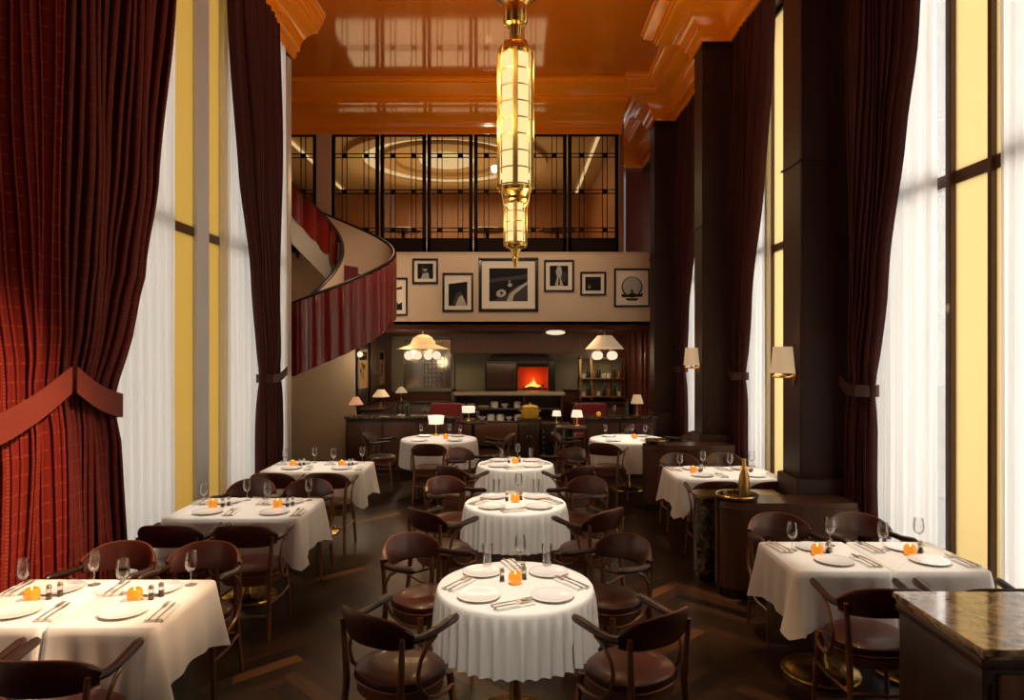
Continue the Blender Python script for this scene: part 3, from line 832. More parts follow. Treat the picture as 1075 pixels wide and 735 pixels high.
# ------------------------------------------------------------------ tables
def mk_round_cloth(r, hem, nf, seed):
    rnd = random.Random(seed)
    ph = rnd.random()*6; n = nf*8; mb = MB(); rows = []
    am = [rnd.uniform(.55, 1.15) for _ in range(nf)]
    prof = [(0.001,1,0),(r*.6,1,0),(r-.02,1,0),(r-.006,.0,-.003),(r+.001,0,-.013),(r+.005,0,-.03)]
    vs = []; fs = []
    def ringv(rad, z, fold):
        for k in range(n):
            a = 2*PI*k/n; q = k/8
            i = int(q) % nf; j = (i+1) % nf; fr = q-int(q)
            A = am[i]*(1-fr)+am[j]*fr
            rr = rad+fold*A*(.5+.5*cos(2*PI*q))**1.4
            ang = a+fold*.25*sin(2*PI*q*.5+ph)
            vs.append((rr*cos(ang), rr*sin(ang), z))
    rings = 0
    for rad, _, dz in prof: ringv(rad, TOP+dz, 0); rings += 1
    m_ = 7
    for i in range(1, m_+1):
        t_ = i/m_
        ringv(r+.005+.008*t_, TOP-.03-(TOP-.03-hem)*t_, .029*t_**.5); rings += 1
    for i in range(rings-1):
        for k in range(n):
            k2 = (k+1) % n; fs.append((i*n+k, i*n+k2, (i+1)*n+k2, (i+1)*n+k))
    mb.add(vs, fs); return mb
def mk_rect_cloth(w, d, hem_side, hem_corner, seed, tight=0):
    """w,d half sizes"""
    rnd = random.Random(seed)
    rc = .03; per = []
    ns = 26
    def edge(p0, p1, nrm, k0):
        L = math.hypot(p1[0]-p0[0], p1[1]-p0[1])
        for i in range(ns):
            t_ = i/ns; dist = min(t_, 1-t_)*L
            per.append(((p0[0]+(p1[0]-p0[0])*t_, p0[1]+(p1[1]-p0[1])*t_), nrm, dist, rnd.random()))
    def corner(c, a0):
        for i in range(9):
            a = a0+PI/2*i/9; per.append(((c[0]+rc*cos(a), c[1]+rc*sin(a)), (cos(a), sin(a)), 0, abs(i-4)/4.5))
    edge((-w+rc,-d),(w-rc,-d),(0,-1),0); corner((w-rc,-d+rc), -PI/2)
    edge((w,-d+rc),(w,d-rc),(1,0),1); corner((w-rc,d-rc), 0)
    edge((w-rc,d),(-w+rc,d),(0,1),2); corner((-w+rc,d-rc), PI/2)
    edge((-w,d-rc),(-w,-d+rc),(-1,0),3); corner((-w+rc,-d+rc), PI)
    n = len(per); vs = [(0,0,TOP)]; fs = []
    p1, p2 = rnd.random()*6, rnd.random()*6
    rows = 9
    for j in range(rows+2):
        for k, (p, nr, dist, q) in enumerate(per):
            if j == 0: o_, z = -.012, TOP
            elif j == 1: o_, z = 0, TOP-.008
            else:
                t_ = (j-1)/rows
                near = math.exp(-(dist/.16)**2)
                if dist == 0: near = 1; drop = hem_corner-(hem_corner-hem_side)*.45*q
                else: drop = hem_side+(hem_corner-hem_side)*math.exp(-(dist/.11)**1.3)*.55
                fold = .022*near*cos(dist*34+p1)*(1 if dist > 0 else 1)+.008*sin(k*.55+p2)*(1-near)
                flare = .008+.065*(near if dist == 0 else near*.3)
                o_ = .003+t_**1.1*(flare+fold*(1 if dist > 0 else .2)); z = TOP-.008-(drop-.008)*t_
            X_ = p[0]+nr[0]*o_
            if tight and X_*tight > w: X_ = tight*w
            vs.append((X_, p[1]+nr[1]*o_, z))
    for k in range(n): fs.append((0, 1+k, 1+(k+1) % n))
    for j in range(rows+1):
        for k in range(n):
            k2 = (k+1) % n; fs.append((1+j*n+k, 1+j*n+k2, 1+(j+1)*n+k2, 1+(j+1)*n+k))
    mb = MB(); mb.add(vs, fs); return mb
def table(x, y, label, round_r=None, half=None, grp='white clothed dining tables'):
    t = thing('dining_table', label, 'table', (x, y, 0), 0, grp)
    mb = MB()
    if round_r: mb.lathe([(.001,.715),(round_r-.03,.715),(round_r-.012,.722),(round_r-.012,.738),(round_r-.03,.743),(.001,.743)], 40)
    else: mb.box(-half[0]+.012, half[0]-.012, -half[1]+.012, half[1]-.012, .715, .743, .004)
    obj('table_top', mb, M['dark_wood'], t)
    mb = MB(); mb.lathe([(.001,.03),(.05,.03),(.045,.06),(.033,.09),(.033,.66),(.05,.70),(.14,.714),(.001,.714)], 18); obj('pedestal', mb, M['brass'], t)
    mb = MB(); mb.lathe([(.001,0),(.235,0),(.24,.008),(.235,.02),(.20,.026),(.19,.034),(.06,.045),(.001,.045)], 36); obj('base', mb, M['brass'], t)
    return t
def cloth(x, y, mb, label):
    return tag(obj('tablecloth', mb, M['cloth'], None, (x, y, 0), sharp=180), label, 'tablecloth', 'white tablecloths')
GP, GC, GW, GV, GS = 'white dinner plates', 'cutlery on folded napkins', 'glasses on the tables', 'amber votive candles', 'salt and pepper shakers'
Z = TOP+.001
def round_setting(x, y, name, full=True):
    for a, w in ((225,'front left'),(315,'front right'),(135,'back left'),(45,'back right')):
        plate((x+.275*cos(R(a)), y+.275*sin(R(a)), Z), 0, 'white dinner plate at the %s place of the %s' % (w, name), GP)
    for a, w in ((182,'left'),(2,'right'),(268,'front'),(92,'back')):
        cutlery((x+.315*cos(R(a)), y+.315*sin(R(a)), Z), R(a+90+(58 if w in ('left',) else -58 if w == 'right' else -62 if w == 'front' else 20)), 'knife and fork on a napkin on the %s side of the %s' % (w, name), GC)
    for dx, dy, w in ((-.17,.30,'leftmost'),(.19,.30,'rightmost')):
        tumbler((x+dx, y+dy, Z), 0, '%s tapered glass at the back of the %s' % (w, name), GW)
    wglass((x+.03, y+.34, Z), 0, 'stemmed glass in the middle at the back of the %s' % name, GW)
    votive((x+.0, y+.01, Z), 0, 'glowing amber votive in the middle of the %s' % name, GV)
    shaker((x-.075, y+.05, Z), 0, 'shaker left of the votive on the %s' % name, GS)
    shaker((x+.05, y+.085, Z), 0, 'shaker behind the votive on the %s' % name, GS)
ROUND = [(0.0, 3.82, .435, 'nearest round table'), (0.0, 5.88, .435, 'second round table'), (0.0, 7.88, .435, 'third round table')]
for k, (x, y, r, nm) in enumerate(ROUND):
    table(x, y, 'pedestal table under the round cloth, the %s in the centre row' % nm, round_r=r)
    cloth(x, y, mk_round_cloth(r, .43, 42, 11+k), 'fluted round white tablecloth of the %s in the centre row' % nm)
    round_setting(x, y, nm)
    for (dx, dy, fx, fy, w) in ((-.58,-.385,-.05,.2,'front left'),(.58,-.385,.05,.2,'front right'),(-.57,.58,0,0,'back left'),(.59,.58,0,0,'back right')):
        chair(x+dx, y+dy, x+fx, y+fy, 'brown leather armchair at the %s of the %s' % (w, nm), jitter=[.10,-.08,.05,-.06][(k+int(dx>0)+2*int(dy>0)) % 4])

def wall_setting(x0, x1, y0, y1, name, nh):
    cy = (y0+y1)/2; d = (y1-y0)/2
    cells = [x0+(x1-x0)*(i+.5)/nh for i in range(nh)]
    for i, cx in enumerate(cells):
        side = ('left', 'right')[i] if nh == 2 else 'middle'
        plate((cx+.02, cy-d+.175, Z), 0, 'dinner plate at the near %s place of the %s' % (side, name), GP)
        plate((cx+.02, cy+d-.175, Z), 0, 'dinner plate at the far %s place of the %s' % (side, name), GP)
        cutlery((cx+.215, cy-d+.17, Z), .1, 'cutlery at the near %s place of the %s' % (side, name), GC)
        cutlery((cx-.205, cy+d-.17, Z), .1, 'cutlery at the far %s place of the %s' % (side, name), GC)
        wglass((cx+.16, cy+d-.10, Z), 0, 'stemmed glass by the far %s plate of the %s' % (side, name), GW)
        wglass((cx-.14, cy+.10, Z), 0, 'stemmed glass by the near %s plate of the %s' % (side, name), GW)
        votive((cx-.02, cy+.0, Z), 0, 'amber votive on the %s half of the %s' % (side, name), GV)
        shaker((cx+.055, cy+.02, Z), 0, 'shaker nearer the votive, %s half of the %s' % (side, name), GS)
        shaker((cx+.085, cy+.065, Z), 0, 'shaker farther from the votive, %s half of the %s' % (side, name), GS)
def wall_table(x0, x1, y0, y1, name, split, seed, near=True, far=True):
    cy = (y0+y1)/2; n = 2; w = (x1-x0)/n
    parts = [(x0+w*(i+.5), w/2-.006, ('left','right')[i]) for i in range(n)] if split else [((x0+x1)/2, (x1-x0)/2, '')]
    for cx, hw, s in parts:
        table(cx, cy, ('%s half of the %s, under a white cloth' % (s, name)) if s else 'pedestal table of the %s, under one white cloth' % name, half=(hw, (y1-y0)/2))
        cloth(cx, cy, mk_rect_cloth(hw, (y1-y0)/2, .32, .395, seed, {'left': 1, 'right': -1, '': 0}[s]), ('white tablecloth on the %s half of the %s' % (s, name)) if s else 'single long white tablecloth on the %s' % name)
    wall_setting(x0, x1, y0, y1, name, 2)
    for i, s in ((0,'left'),(1,'right')):
        cx = x0+w*(i+.5)+.01
        if near: chair(cx, y0-.25, cx, y0, 'leather armchair at the near %s place of the %s' % (s, name))
        if far: chair(cx, y1+.24, cx, y1, 'leather armchair at the far %s place of the %s' % (s, name))
wall_table(-2.78, -1.70, 3.22, 3.90, 'nearest table by the red curtain', True, 3)
wall_table(-2.77, -1.69, 5.31, 6.04, 'middle table by the left windows', False, 4)
wall_table(-2.77, -1.66, 7.36, 8.03, 'farthest table by the left windows', False, 5, far=False)
wall_table(1.655, 2.84, 4.06, 4.69, 'table by the near right window', True, 6)
wall_table(1.655, 2.74, 6.94, 7.70, 'table between the two dark dividers', False, 8)
# far round tables
FAR = [(-1.13, 10.1, .56, 'far left round table'), (1.66, 10.1, .56, 'far right round table')]
for k, (x, y, r, nm) in enumerate(FAR):
    table(x, y, 'pedestal table under the cloth of the %s' % nm, round_r=r)
    cloth(x, y, mk_round_cloth(r, .36 if k == 0 else .33, 26, 21+k), 'white fluted cloth of the %s' % nm)
    for a, w in ((225,'front left'),(315,'front right'),(135,'back left'),(45,'back right')):
        plate((x+.36*cos(R(a)), y+.36*sin(R(a)), Z), 0, 'white dinner plate at the %s place of the %s' % (w, nm), GP)
    votive((x+.1, y+.0, Z), 0, 'glowing amber votive on the %s' % nm, GV)
    for dx, dy, w in ((-.30,.25,'first'),(.12,.33,'second'),(.30,.22,'third')):
        wglass((x+dx, y+dy, Z), 0, '%s stemmed glass from the left on the %s' % (w, nm), GW)
    cs = [(-.02-.38*k,-.85+.05*k,'front'),(-.85,.05,'left side'),(.84,.0 if k == 0 else .2,'right side')]
    if k == 1: cs[1] = (-.84, .12, 'left side')
    for dx, dy, w in cs:
        chair(x+dx, y+dy, x, y, 'brown leather armchair at the %s of the %s' % (w, nm))
chair(1.95, 11.0, 1.66, 10.1, 'brown leather armchair behind the far right round table')

# table lamp ------------------------------------------------------------
def table_lamp(x, y, z, h, rs, label, mat='shade_hot', base='brass', r_top=.72, cyl=False):
    t = thing('table_lamp', label, 'lamp', (x, y, z+.001), 0, 'small table lamps')
    mb = MB(); mb.lathe([(.001,0),(.05,0),(.052,.008),(.015,.02),(.008,.04),(.008,h*.6),(.012,h*.62),(.001,h*.63)], 14); obj('base', mb, M[base], t)
    hs = h*.42
    mb = MB(); mb.lathe([(rs*r_top if not cyl else rs*.92, h),(rs, h-hs),(rs-.006, h-hs),(rs*r_top-.006, h-.004),(.02, h-.003)], 20); obj('lamp_shade', mb, M[mat], t)
    mb = MB(); mb.sphere((0,0,h-hs*.55), .022, 10, 6); obj('bulb', mb, M['globe'], t)
    return t
table_lamp(-1.22, 10.50, Z, .30, .115, 'bright white lamp standing on the far left round table', cyl=True, r_top=1.15)

# ------------------------------------------------------------------ dividers with dark marble tops, tray and bottle
def rounded_end(x0, x1, y0, y1, r, n=8):
    p = [(x1, y0), (x1, y1)]
    for i in range(n+1):
        a = PI/2+PI/2*i/n; p.append((x0+r+r*cos(a), y1-r+r*sin(a)))
    for i in range(n+1):
        a = PI+PI/2*i/n; p.append((x0+r+r*cos(a), y0+r+r*sin(a)))
    return p
def divider(y0, y1, x0, x1, h, label):
    t = thing('service_divider', label, 'divider', (x0, y0, 0), 0, 'low wooden dividers beside the columns')
    w, d = x1-x0, y1-y0
    mb = MB(); mb.prism(rounded_end(0, w, 0, d, .2), .08, h-.06)
    for k in range(9): mb.box(.2+k*(w-.3)/9, .205+k*(w-.3)/9, -.003, .0, .1, h-.08)
    obj('cabinet', mb, M['brown_wood'], t)
    mb = MB(); mb.prism(rounded_end(.02, w, .02, d-.02, .18), 0, .08); obj('plinth', mb, M['black'], t)
    mb = MB(); mb.prism(rounded_end(-.015, w, -.015, d+.015, .21), h-.06, h-.045); mb.prism(rounded_end(0, w, 0, d, .2), h-.045, h); obj('worktop', mb, M['brown_wood'], t)
    return t
divider(5.62, 5.95, 1.70, 2.81, .80, 'low dark wood divider with a rounded end in front of the nearer lamp column')
divider(8.72, 9.08, 1.66, 2.80, .84, 'low dark wood divider with a rounded end in front of the farther lamp column')
def ice_stand(x, y, z, label, lt, lb):
    t = thing('serving_tray', lt, 'tray', (x, y, z), 0, 'brass rimmed trays')
    mb = MB(); mb.lathe([(.001,.0),(.15,.0),(.165,.01),(.17,.035),(.165,.038),(.158,.014),(.001,.010)], 32); obj('pan', mb, M['dmarble'], t)
    mb = MB(); mb.lathe([(.163,.030),(.172,.028),(.178,.036),(.172,.044),(.163,.041),(.163,.030)], 32); obj('rim', mb, M['brass'], t)
    b = thing('champagne_bottle', lb, 'bottle', (x+.06, y, z+.017), 0)
    mb = MB(); mb.lathe([(.001,0),(.042,0),(.044,.01),(.044,.15),(.036,.19),(.018,.23)], 18); obj('body', mb, M['bottle_gold'], b)
    mb = MB(); mb.lathe([(.019,.215),(.017,.24),(.0155,.30),(.018,.302),(.018,.318),(.001,.322)], 16); obj('foil', mb, M['foil'], b)
ice_stand(1.88, 5.8, .80, '', 'brass rimmed dark tray on the nearer divider', 'gold foiled bottle standing in the tray on the nearer divider')
t = thing('serving_tray', 'brass rimmed dark tray on the farther divider', 'tray', (1.84, 8.9, .84), 0, 'brass rimmed trays')
mb = MB(); mb.lathe([(.001,.0),(.13,.0),(.145,.01),(.15,.05),(.145,.053),(.138,.014),(.001,.010)], 32); obj('pan', mb, M['dmarble'], t)
mb = MB(); mb.lathe([(.143,.045),(.152,.043),(.158,.051),(.152,.059),(.143,.056),(.143,.045)], 32); obj('rim', mb, M['brass'], t)
# marble faced service stand beside the nearer divider
t = thing('service_stand', 'dark marble service stand beside the nearer divider', 'stand', (1.75, 6.2, 0))
mb = MB(); mb.prism(rounded_end(-.12, .62, -.14, .14, .10), .06, .74); obj('body', mb, M['dmarble'], t)
mb = MB(); mb.prism(rounded_end(-.14, .64, -.16, .16, .11), .74, .765); obj('top', mb, M['dbrass'], t)
mb = MB(); mb.prism(rounded_end(-.10, .60, -.12, .12, .08), 0, .06); obj('plinth', mb, M['black'], t)

# ------------------------------------------------------------------ host stand at lower right
t = thing('host_stand', 'dark wood host stand with a polished marble top at the lower right', 'counter', (1.56, 2.28, 0))
mb = MB(); mb.box(.02, 1.14, .035, .54, .06, .985, .004); mb.box(.045, .06, .028, .04, .1, .93); obj('cabinet', mb, M['dark_wood'], t)
mb = MB(); mb.box(.04, 1.1, .06, .52, 0, .06); obj('plinth', mb, M['black'], t)
mb = MB()
mb.box(-.0, 1.16, .0, .56, 1.035, 1.06, .006); mb.box(.012, 1.15, .012, .552, 1.02, 1.036, .004); obj('marble_top', mb, M['marble'], t)
mb = MB(); mb.box(.008, 1.15, .018, .55, .985, 1.02, .006); obj('moulding', mb, M['brown_wood'], t)
d = MB(); d.box(.07, .62, .022, .036, .70, .965, .004); dr = obj('drawer', d, M['burl'], t)
d = MB(); d.lathe([(.001,0),(.012,0),(.008,.012),(.014,.02),(.001,.028)], 12)
k = obj('knob', d, M['dbrass'], dr); k.location = (.34, .022, .83); k.rotation_euler = (R(90),0,0)
d = MB(); d.box(.07, .62, .022, .036, .1, .67, .004); obj('door', d, M['burl'], t)

# ------------------------------------------------------------------ wall lamps
def sconce(y, label):
    t = thing('wall_lamp', label, 'lamp', (2.5, y, 1.86), 0, 'wall lamps on the columns')
    mb = MB(); mb.sphere((-.012,0,-.02), .035, 12, 8, (.5,1,1.6)); mb.tube([(-.005,0,-.04),(-.02,0,-.12)], [.022,.006], 8); obj('wall_plate', mb, M['dbrass'], t)
    mb = MB(); mb.tube([(-.015,0,-.03),(-.06,0,-.045),(-.13,0,-.04),(-.20,0,-.035)], [.011,.010,.010,.013], 8)
    mb.tube([(-.115,0,-.04),(-.115,0,.06)], .009, 8); mb.lathe([(.001,-.012),(.03,-.012),(.03,-.005),(.001,-.002)], 14, (-.115,0,-.02)); obj('arm', mb, M['dbrass'], t)
    mb = MB(); mb.lathe([(.105,.0),(.082,.235),(.078,.235),(.100,.0)], 28, (-.115,0,-.005)); obj('lamp_shade', mb, M['shade'], t)
    mb = MB(); mb.sphere((-.115,0,.09), .025, 10, 6); obj('bulb', mb, M['globe'], t)
sconce(6.1, 'shaded brass wall lamp on the nearer of the two lamp columns')
sconce(9.25, 'shaded brass wall lamp on the farther of the two lamp columns')

# ------------------------------------------------------------------ chandelier
t = thing('chandelier', 'tall brass chandelier of lit alabaster cylinders hanging from the orange ceiling', 'chandelier', (0, 5.9, 2.76))
mb = MB(); mb.lathe([(.02,0),(.032,.06)], 12); mb = MB()
mb.tube([(0,0,1.9),(0,0,CEIL-2.76)], .045, 14); obj('stem', mb, M['brass'], t)
mb = MB(); mb.lathe([(.001,.0),(.008,.012),(.018,.03),(.022,.07),(.030,.09),(.022,.11),(.035,.14),(.05,.17),(.098,.19),(.10,.215),(.085,.225),(.001,.225)], 24); obj('finial', mb, M['brass'], t)
mb = MB()
for k in range(4): mb.lathe([(.084,.232+k*.088),(.086,.235+k*.088),(.086,.306+k*.088),(.084,.31+k*.088)], 24)
lo = obj('lower_lantern', mb, M['alabaster'], t)
mb = MB()
for k in range(5): mb.lathe([(.083,.224+k*.088),(.0875,.224+k*.088),(.0875,.232+k*.088),(.083,.232+k*.088)], 24)
for k in range(4):
    a = PI/2*k; mb.box(.086*cos(a)-.016, .086*cos(a)+.016, .086*sin(a)-.016, .086*sin(a)+.016, .20, .60, .004)
for k in range(4):
    a = PI/2*k+PI/4; mb.tube([(.1*cos(a),.1*sin(a),.22),(.1*cos(a),.1*sin(a),.58)], .004, 6)
obj('lantern_frame', mb, M['gilt'], lo)
mb = MB(); mb.lathe([(.05,.54),(.10,.565),(.115,.59),(.10,.62),(.12,.65),(.148,.67),(.15,.70),(.13,.71),(.02,.71)], 28)
for k in range(4):
    a = PI/2*k+PI/4
    mb.tube([(.165*cos(a),.165*sin(a),.74),(.165*cos(a),.165*sin(a),.62),(.14*cos(a),.14*sin(a),.54),(.09*cos(a),.09*sin(a),.50),(.05*cos(a),.05*sin(a),.51),(.04*cos(a),.04*sin(a),.56)], .009, 6)
obj('collar', mb, M['brass'], t)
mb = MB(); NS = 8
hseg = (1.84-.72)/NS
for k in range(NS): mb.lathe([(.132,.722+k*hseg),(.135,.73+k*hseg),(.135,.715+(k+1)*hseg),(.132,.72+(k+1)*hseg)], 32)
up = obj('upper_lantern', mb, M['alabaster'], t)
mb = MB()
for k in range(NS+1): mb.lathe([(.131,.712+k*hseg),(.1365,.712+k*hseg),(.1365,.724+k*hseg),(.131,.724+k*hseg)], 32)
for k in range(4):
    a = PI/2*k; mb.box(.138*cos(a)-.022, .138*cos(a)+.022, .138*sin(a)-.022, .138*sin(a)+.022, .69, 1.86, .005)
for k in range(4):
    a = PI/2*k+PI/4; pts = [(.165*cos(a),.165*sin(a),.80+i*.1) for i in range(11)]+[(.155*cos(a),.155*sin(a),1.88),(.12*cos(a),.12*sin(a),1.94),(.05*cos(a),.05*sin(a),1.96)]
    mb.tube(pts, .006, 6)
obj('lantern_frame', mb, M['gilt'], up)
mb = MB(); mb.lathe([(.05,1.98),(.085,1.96),(.14,1.90),(.148,1.86),(.14,1.84),(.02,1.84)], 28); obj('cap', mb, M['brass'], t)
mb = MB(); mb.lathe([(.046,2.0),(.05,2.02),(.055,2.10),(.095,2.11),(.105,2.13),(.10,2.27),(.13,2.31),(.20,2.36),(.22,2.40),(.21,2.41),(.05,2.38)], 28); obj('canopy', mb, M['brass'], t)
mb = MB(); mb.lathe([(.045,4.0),(.16,4.02),(.17,4.035),(.045,4.04)], 24); obj('ceiling_rose', mb, M['brass'], t)

# ------------------------------------------------------------------ spiral staircase
SX, SY, RO, RI = -3.52, 11.3, 1.50, .62
PITCH = 3.96/(2*PI)
def zrail(th): return 3.58+th*PITCH
t = thing('spiral_staircase', 'spiral staircase with red lacquer panels and cream inside, curling up to the upper room', 'staircase', (SX, SY, 0))
def ribbon(rad, th0, th1, n, zt, zb, mat, thick=0):
    mb = MB()
    def f(u, v):
        th = th0+(th1-th0)*u
        top, bot = zrail(th)+zt, max(.01, zrail(th)+zb)
        if top < bot+.01: top = bot+.01
        rr = rad(u) if callable(rad) else rad
        return (rr*cos(th), rr*sin(th), bot+(top-bot)*v)
    mb.grid(f, n, 3); return mb
TH0, TH1 = R(-235), R(112)
def ribbed(u):                       # outer skin pleated into curved panels
    k = u*40
    return RO + .034*abs(sin(PI*k))
o = obj('outer_panels', ribbon(ribbed, TH0, TH1, 40*8, 0, -1.04, 0), M['stair_red'], t)
o = obj('outer_lining', ribbon(RO-.05, TH0, TH1, 90, 0, -1.04, 0), M['stair_cream'], t, sharp=180)
o = obj('inner_lining', ribbon(RI+.04, TH0, R(150), 80, 0, -1.04, 0), M['stair_cream'], t, sharp=180)
o = obj('inner_panels', ribbon(lambda u: RI-.03*abs(sin(PI*u*18)), TH0, R(150), 18*8, 0, -.58, 0), M['stair_red'], t)
obj('inner_soffit_band', ribbon(RI-.004, TH0, R(150), 80, -.58, -1.04, 0), M['stair_grey'], t, sharp=180)
for rad, b, nm in ((RO-.02, TH1, 'handrail'), (RI+.02, R(150), 'handrail')):
    mb = MB(); pts = []
    for i in range(91):
        th = TH0+(b-TH0)*i/90; pts.append((rad*cos(th), rad*sin(th), max(.2, zrail(th)+.012)))
    mb.tube(pts, .030, 8, flat=(1.1,.7)); obj(nm, mb, M['iron'], t)
mb = MB()                            # soffit under the flight
def f(u, v):
    th = TH0+(TH1-TH0)*u; rr = RI+(RO-RI)*v
    return (rr*cos(th), rr*sin(th), max(.005, zrail(th)-1.03))
mb.grid(f, 90, 4); obj('soffit', mb, M['stair_grey'], t, sharp=180)
ns = 22
for k in range(ns):
    a0 = TH0+(TH1-TH0)*k/ns; a1 = TH0+(TH1-TH0)*(k+1)/ns
    z1 = zrail(a1)-.88; z0 = z1-.17
    if z1 < .1: continue
    mb = MB(); vs = []
    for a in (a0, (a0+a1)/2, a1):
        for rr in (RI+.05, RO-.06):
            for z in (max(.005, z0), z1): vs.append((rr*cos(a), rr*sin(a), z))
    fs = [(0,1,3,2),(8,10,11,9),(1,5,7,3),(5,9,11,7),(0,2,6,4),(4,6,10,8),(0,4,5,1),(4,8,9,5),(2,3,7,6),(6,7,11,10)]
    mb.add(vs, fs); obj('tread', mb, M['carpet'], t)

# ------------------------------------------------------------------ kitchen and bar under the balcony
mb = MB(); mb.box(-3.1, 2.7, YB, KY+.1, 2.53, 2.6)
for k in range(6): mb.box(-3.1, 2.7, YB+.15+k*.45, YB+.27+k*.45, 2.44, 2.53)
struct('ceiling_lower', mb, M['red_wood'], label='dark wood beamed ceiling under the balcony')
mb = MB(); mb.box(-3.1, 2.75, KY, KY+.1, 0, 2.6); struct('wall_kitchen_back', mb, M['red_wood'], label='red wood back wall of the bar')
mb = MB(); mb.box(-3.1, -3.0, YB-.1, KY, 0, 2.6)
struct('wall_kitchen_left', mb, M['dark_wood'], label='dark side wall of the bar with two posters')
mb = MB(); mb.box(2.56, 2.75, YB-.1, KY, 0, 2.6)
for y in (13.2, 13.6, 14.4, 15.2): mb.box(2.50, 2.56, y-.04, y+.04, 0, 2.5)
struct('wall_kitchen_right', mb, M['red_wood'], label='red wood side wall of the bar')
# stone hood wall
mb = MB(); mb.box(-1.36, 1.42, KY-.12, KY, 1.16, 2.0); struct('trim_6', mb, M['stone'], label='sage stone panel behind the oven')
mb = MB(); mb.box(-1.4, 1.5, KY-.9, KY-.02, 1.98, 2.53); mb.box(-1.4, 1.5, KY-.93, KY-.9, 2.0, 2.06)
for k in range(6): mb.box(-1.3+k*.5, -1.28+k*.5, KY-.912, KY-.9, 2.06, 2.5)
struct('trim_7', mb, M['brown_wood'], label='brown panelled hood above the oven')
# oven
t = thing('oven', 'dark hearth oven with a fire burning in its open mouth', 'oven', (.1, KY-.72, 1.165))
mb = MB(); mb.box(-.76, -.05, 0, .58, 0, .66, .01); mb.box(.62, .77, 0, .58, 0, .66, .01); mb.box(-.05, .62, 0, .58, .53, .66, .01); mb.box(-.05, .62, .54, .58, 0, .53)
mb.extrude_y([(-.74,.66),(.75,.66),(.6,.80),(-.6,.80)], .02, .58); obj('body', mb, M['iron'], t)
mb = MB(); mb.box(-.72, -.09, -.02, 0, .05, .60, .006); dd = obj('door', mb, M['dark_wood'], t)
mb = MB(); mb.tube([(-.14,-.05,.15),(-.14,-.05,.5)], .012, 8); obj('handle', mb, M['iron'], dd)
mb = MB(); mb.box(-.04, .61, .50, .535, .02, .53); mb.box(-.048, -.035, .02, .53, .02, .53); mb.box(.605, .618, .02, .53, .02, .53); mb.box(-.04, .61, .02, .53, .515, .528); obj('firebox', mb, M['firebox'], t)
mb = MB()
for k in range(5):
    mb.tube([(.10+k*.08, .15+.04*(k%2), .03+.02*(k%3)), (.20+k*.08, .36, .05+.03*((k+1)%3))], .028, 7)
obj('log', mb, M['iron'], t)
mb = MB()
for k in range(9):
    x = .14+k*.04; h = [.04,.07,.10,.14,.22,.15,.08,.06,.04][k]
    mb.lathe([(.001,0),(.020,h*.18),(.016,h*.45),(.007,h*.8),(.0005,h)], 7, (x, .22+.05*((k*3) % 4)/3, .07))
obj('fire', mb, M['fire'], t)
# pass counter with two shelves of dishes
t = thing('pass_counter', 'stone topped pass counter with two open shelves of white dishes', 'counter', (-1.3, 14.3, 0))
mb = MB(); mb.box(0, 2.35, 0, 1.2, 1.10, 1.16, .008); obj('counter_top', mb, M['stone'], t)
mb = MB(); mb.box(.0, 2.3, .45, 1.15, .0, 1.10); mb.box(0, .05, .02, .45, 0, 1.1); mb.box(2.25, 2.3, .02, .45, 0, 1.1); mb.box(1.46, 1.52, .02, .45, 0, 1.1); obj('body', mb, M['dark_wood'], t)
for z in (.83, .56):
    mb = MB(); mb.box(.05, 2.25, .03, .45, z-.03, z, .004); obj('shelf', mb, M['dark_wood'], t)
mb = MB(); mb.box(.05, 2.25, .02, .06, .05, .52, .006); obj('front_panel', mb, M['brown_wood'], t)
dish_px = [('bowl', .06), ('stack', .3), ('plate', .5), ('pot', .74), ('bowl', .95), ('stack', 1.26)]
dk = 0
def mk_bowl():
    mb = MB(); mb.lathe([(.001,0),(.04,0),(.042,.012),(.085,.06),(.09,.085),(.086,.085),(.04,.02),(.001,.018)], 20)
    return tag(obj('serving_bowl', mb, M['china']), 'x', 'bowl')
def mk_stack():
    mb = MB(); mb.lathe([(.001,0),(.075,0),(.085,.01),(.085,.12),(.075,.13),(.06,.132),(.055,.10),(.001,.1)], 20)
    return tag(obj('casserole_dish', mb, M['china']), 'x', 'dish')
def mk_platter():
    mb = MB(); mb.lathe([(.001,0),(.09,0),(.13,.03),(.135,.045),(.125,.045),(.09,.015),(.001,.012)], 22)
    return tag(obj('shallow_platter', mb, M['china']), 'x', 'platter')
bowl, stack, platter = proto(mk_bowl), proto(mk_stack), proto(mk_platter)
for row, z, lst in (('upper', .832, [(bowl,.16),(bowl,.36),(platter,.62),(stack,.86),(bowl,1.08),(stack,1.35)]), ('lower', .562, [(platter,.35),(bowl,.59),(stack,.78),(stack,.98),(bowl,1.17),(stack,1.36)])):
    lst = sorted(lst, key=lambda q: q[1])
    for i, (fn, dx) in enumerate(lst):
        fn((-1.3+dx, 14.5, z), 0, 'white dish, %s from the left on the %s pass shelf' % (['first','second','third','fourth','fifth','sixth'][i], row), 'white dishes on the pass shelves')
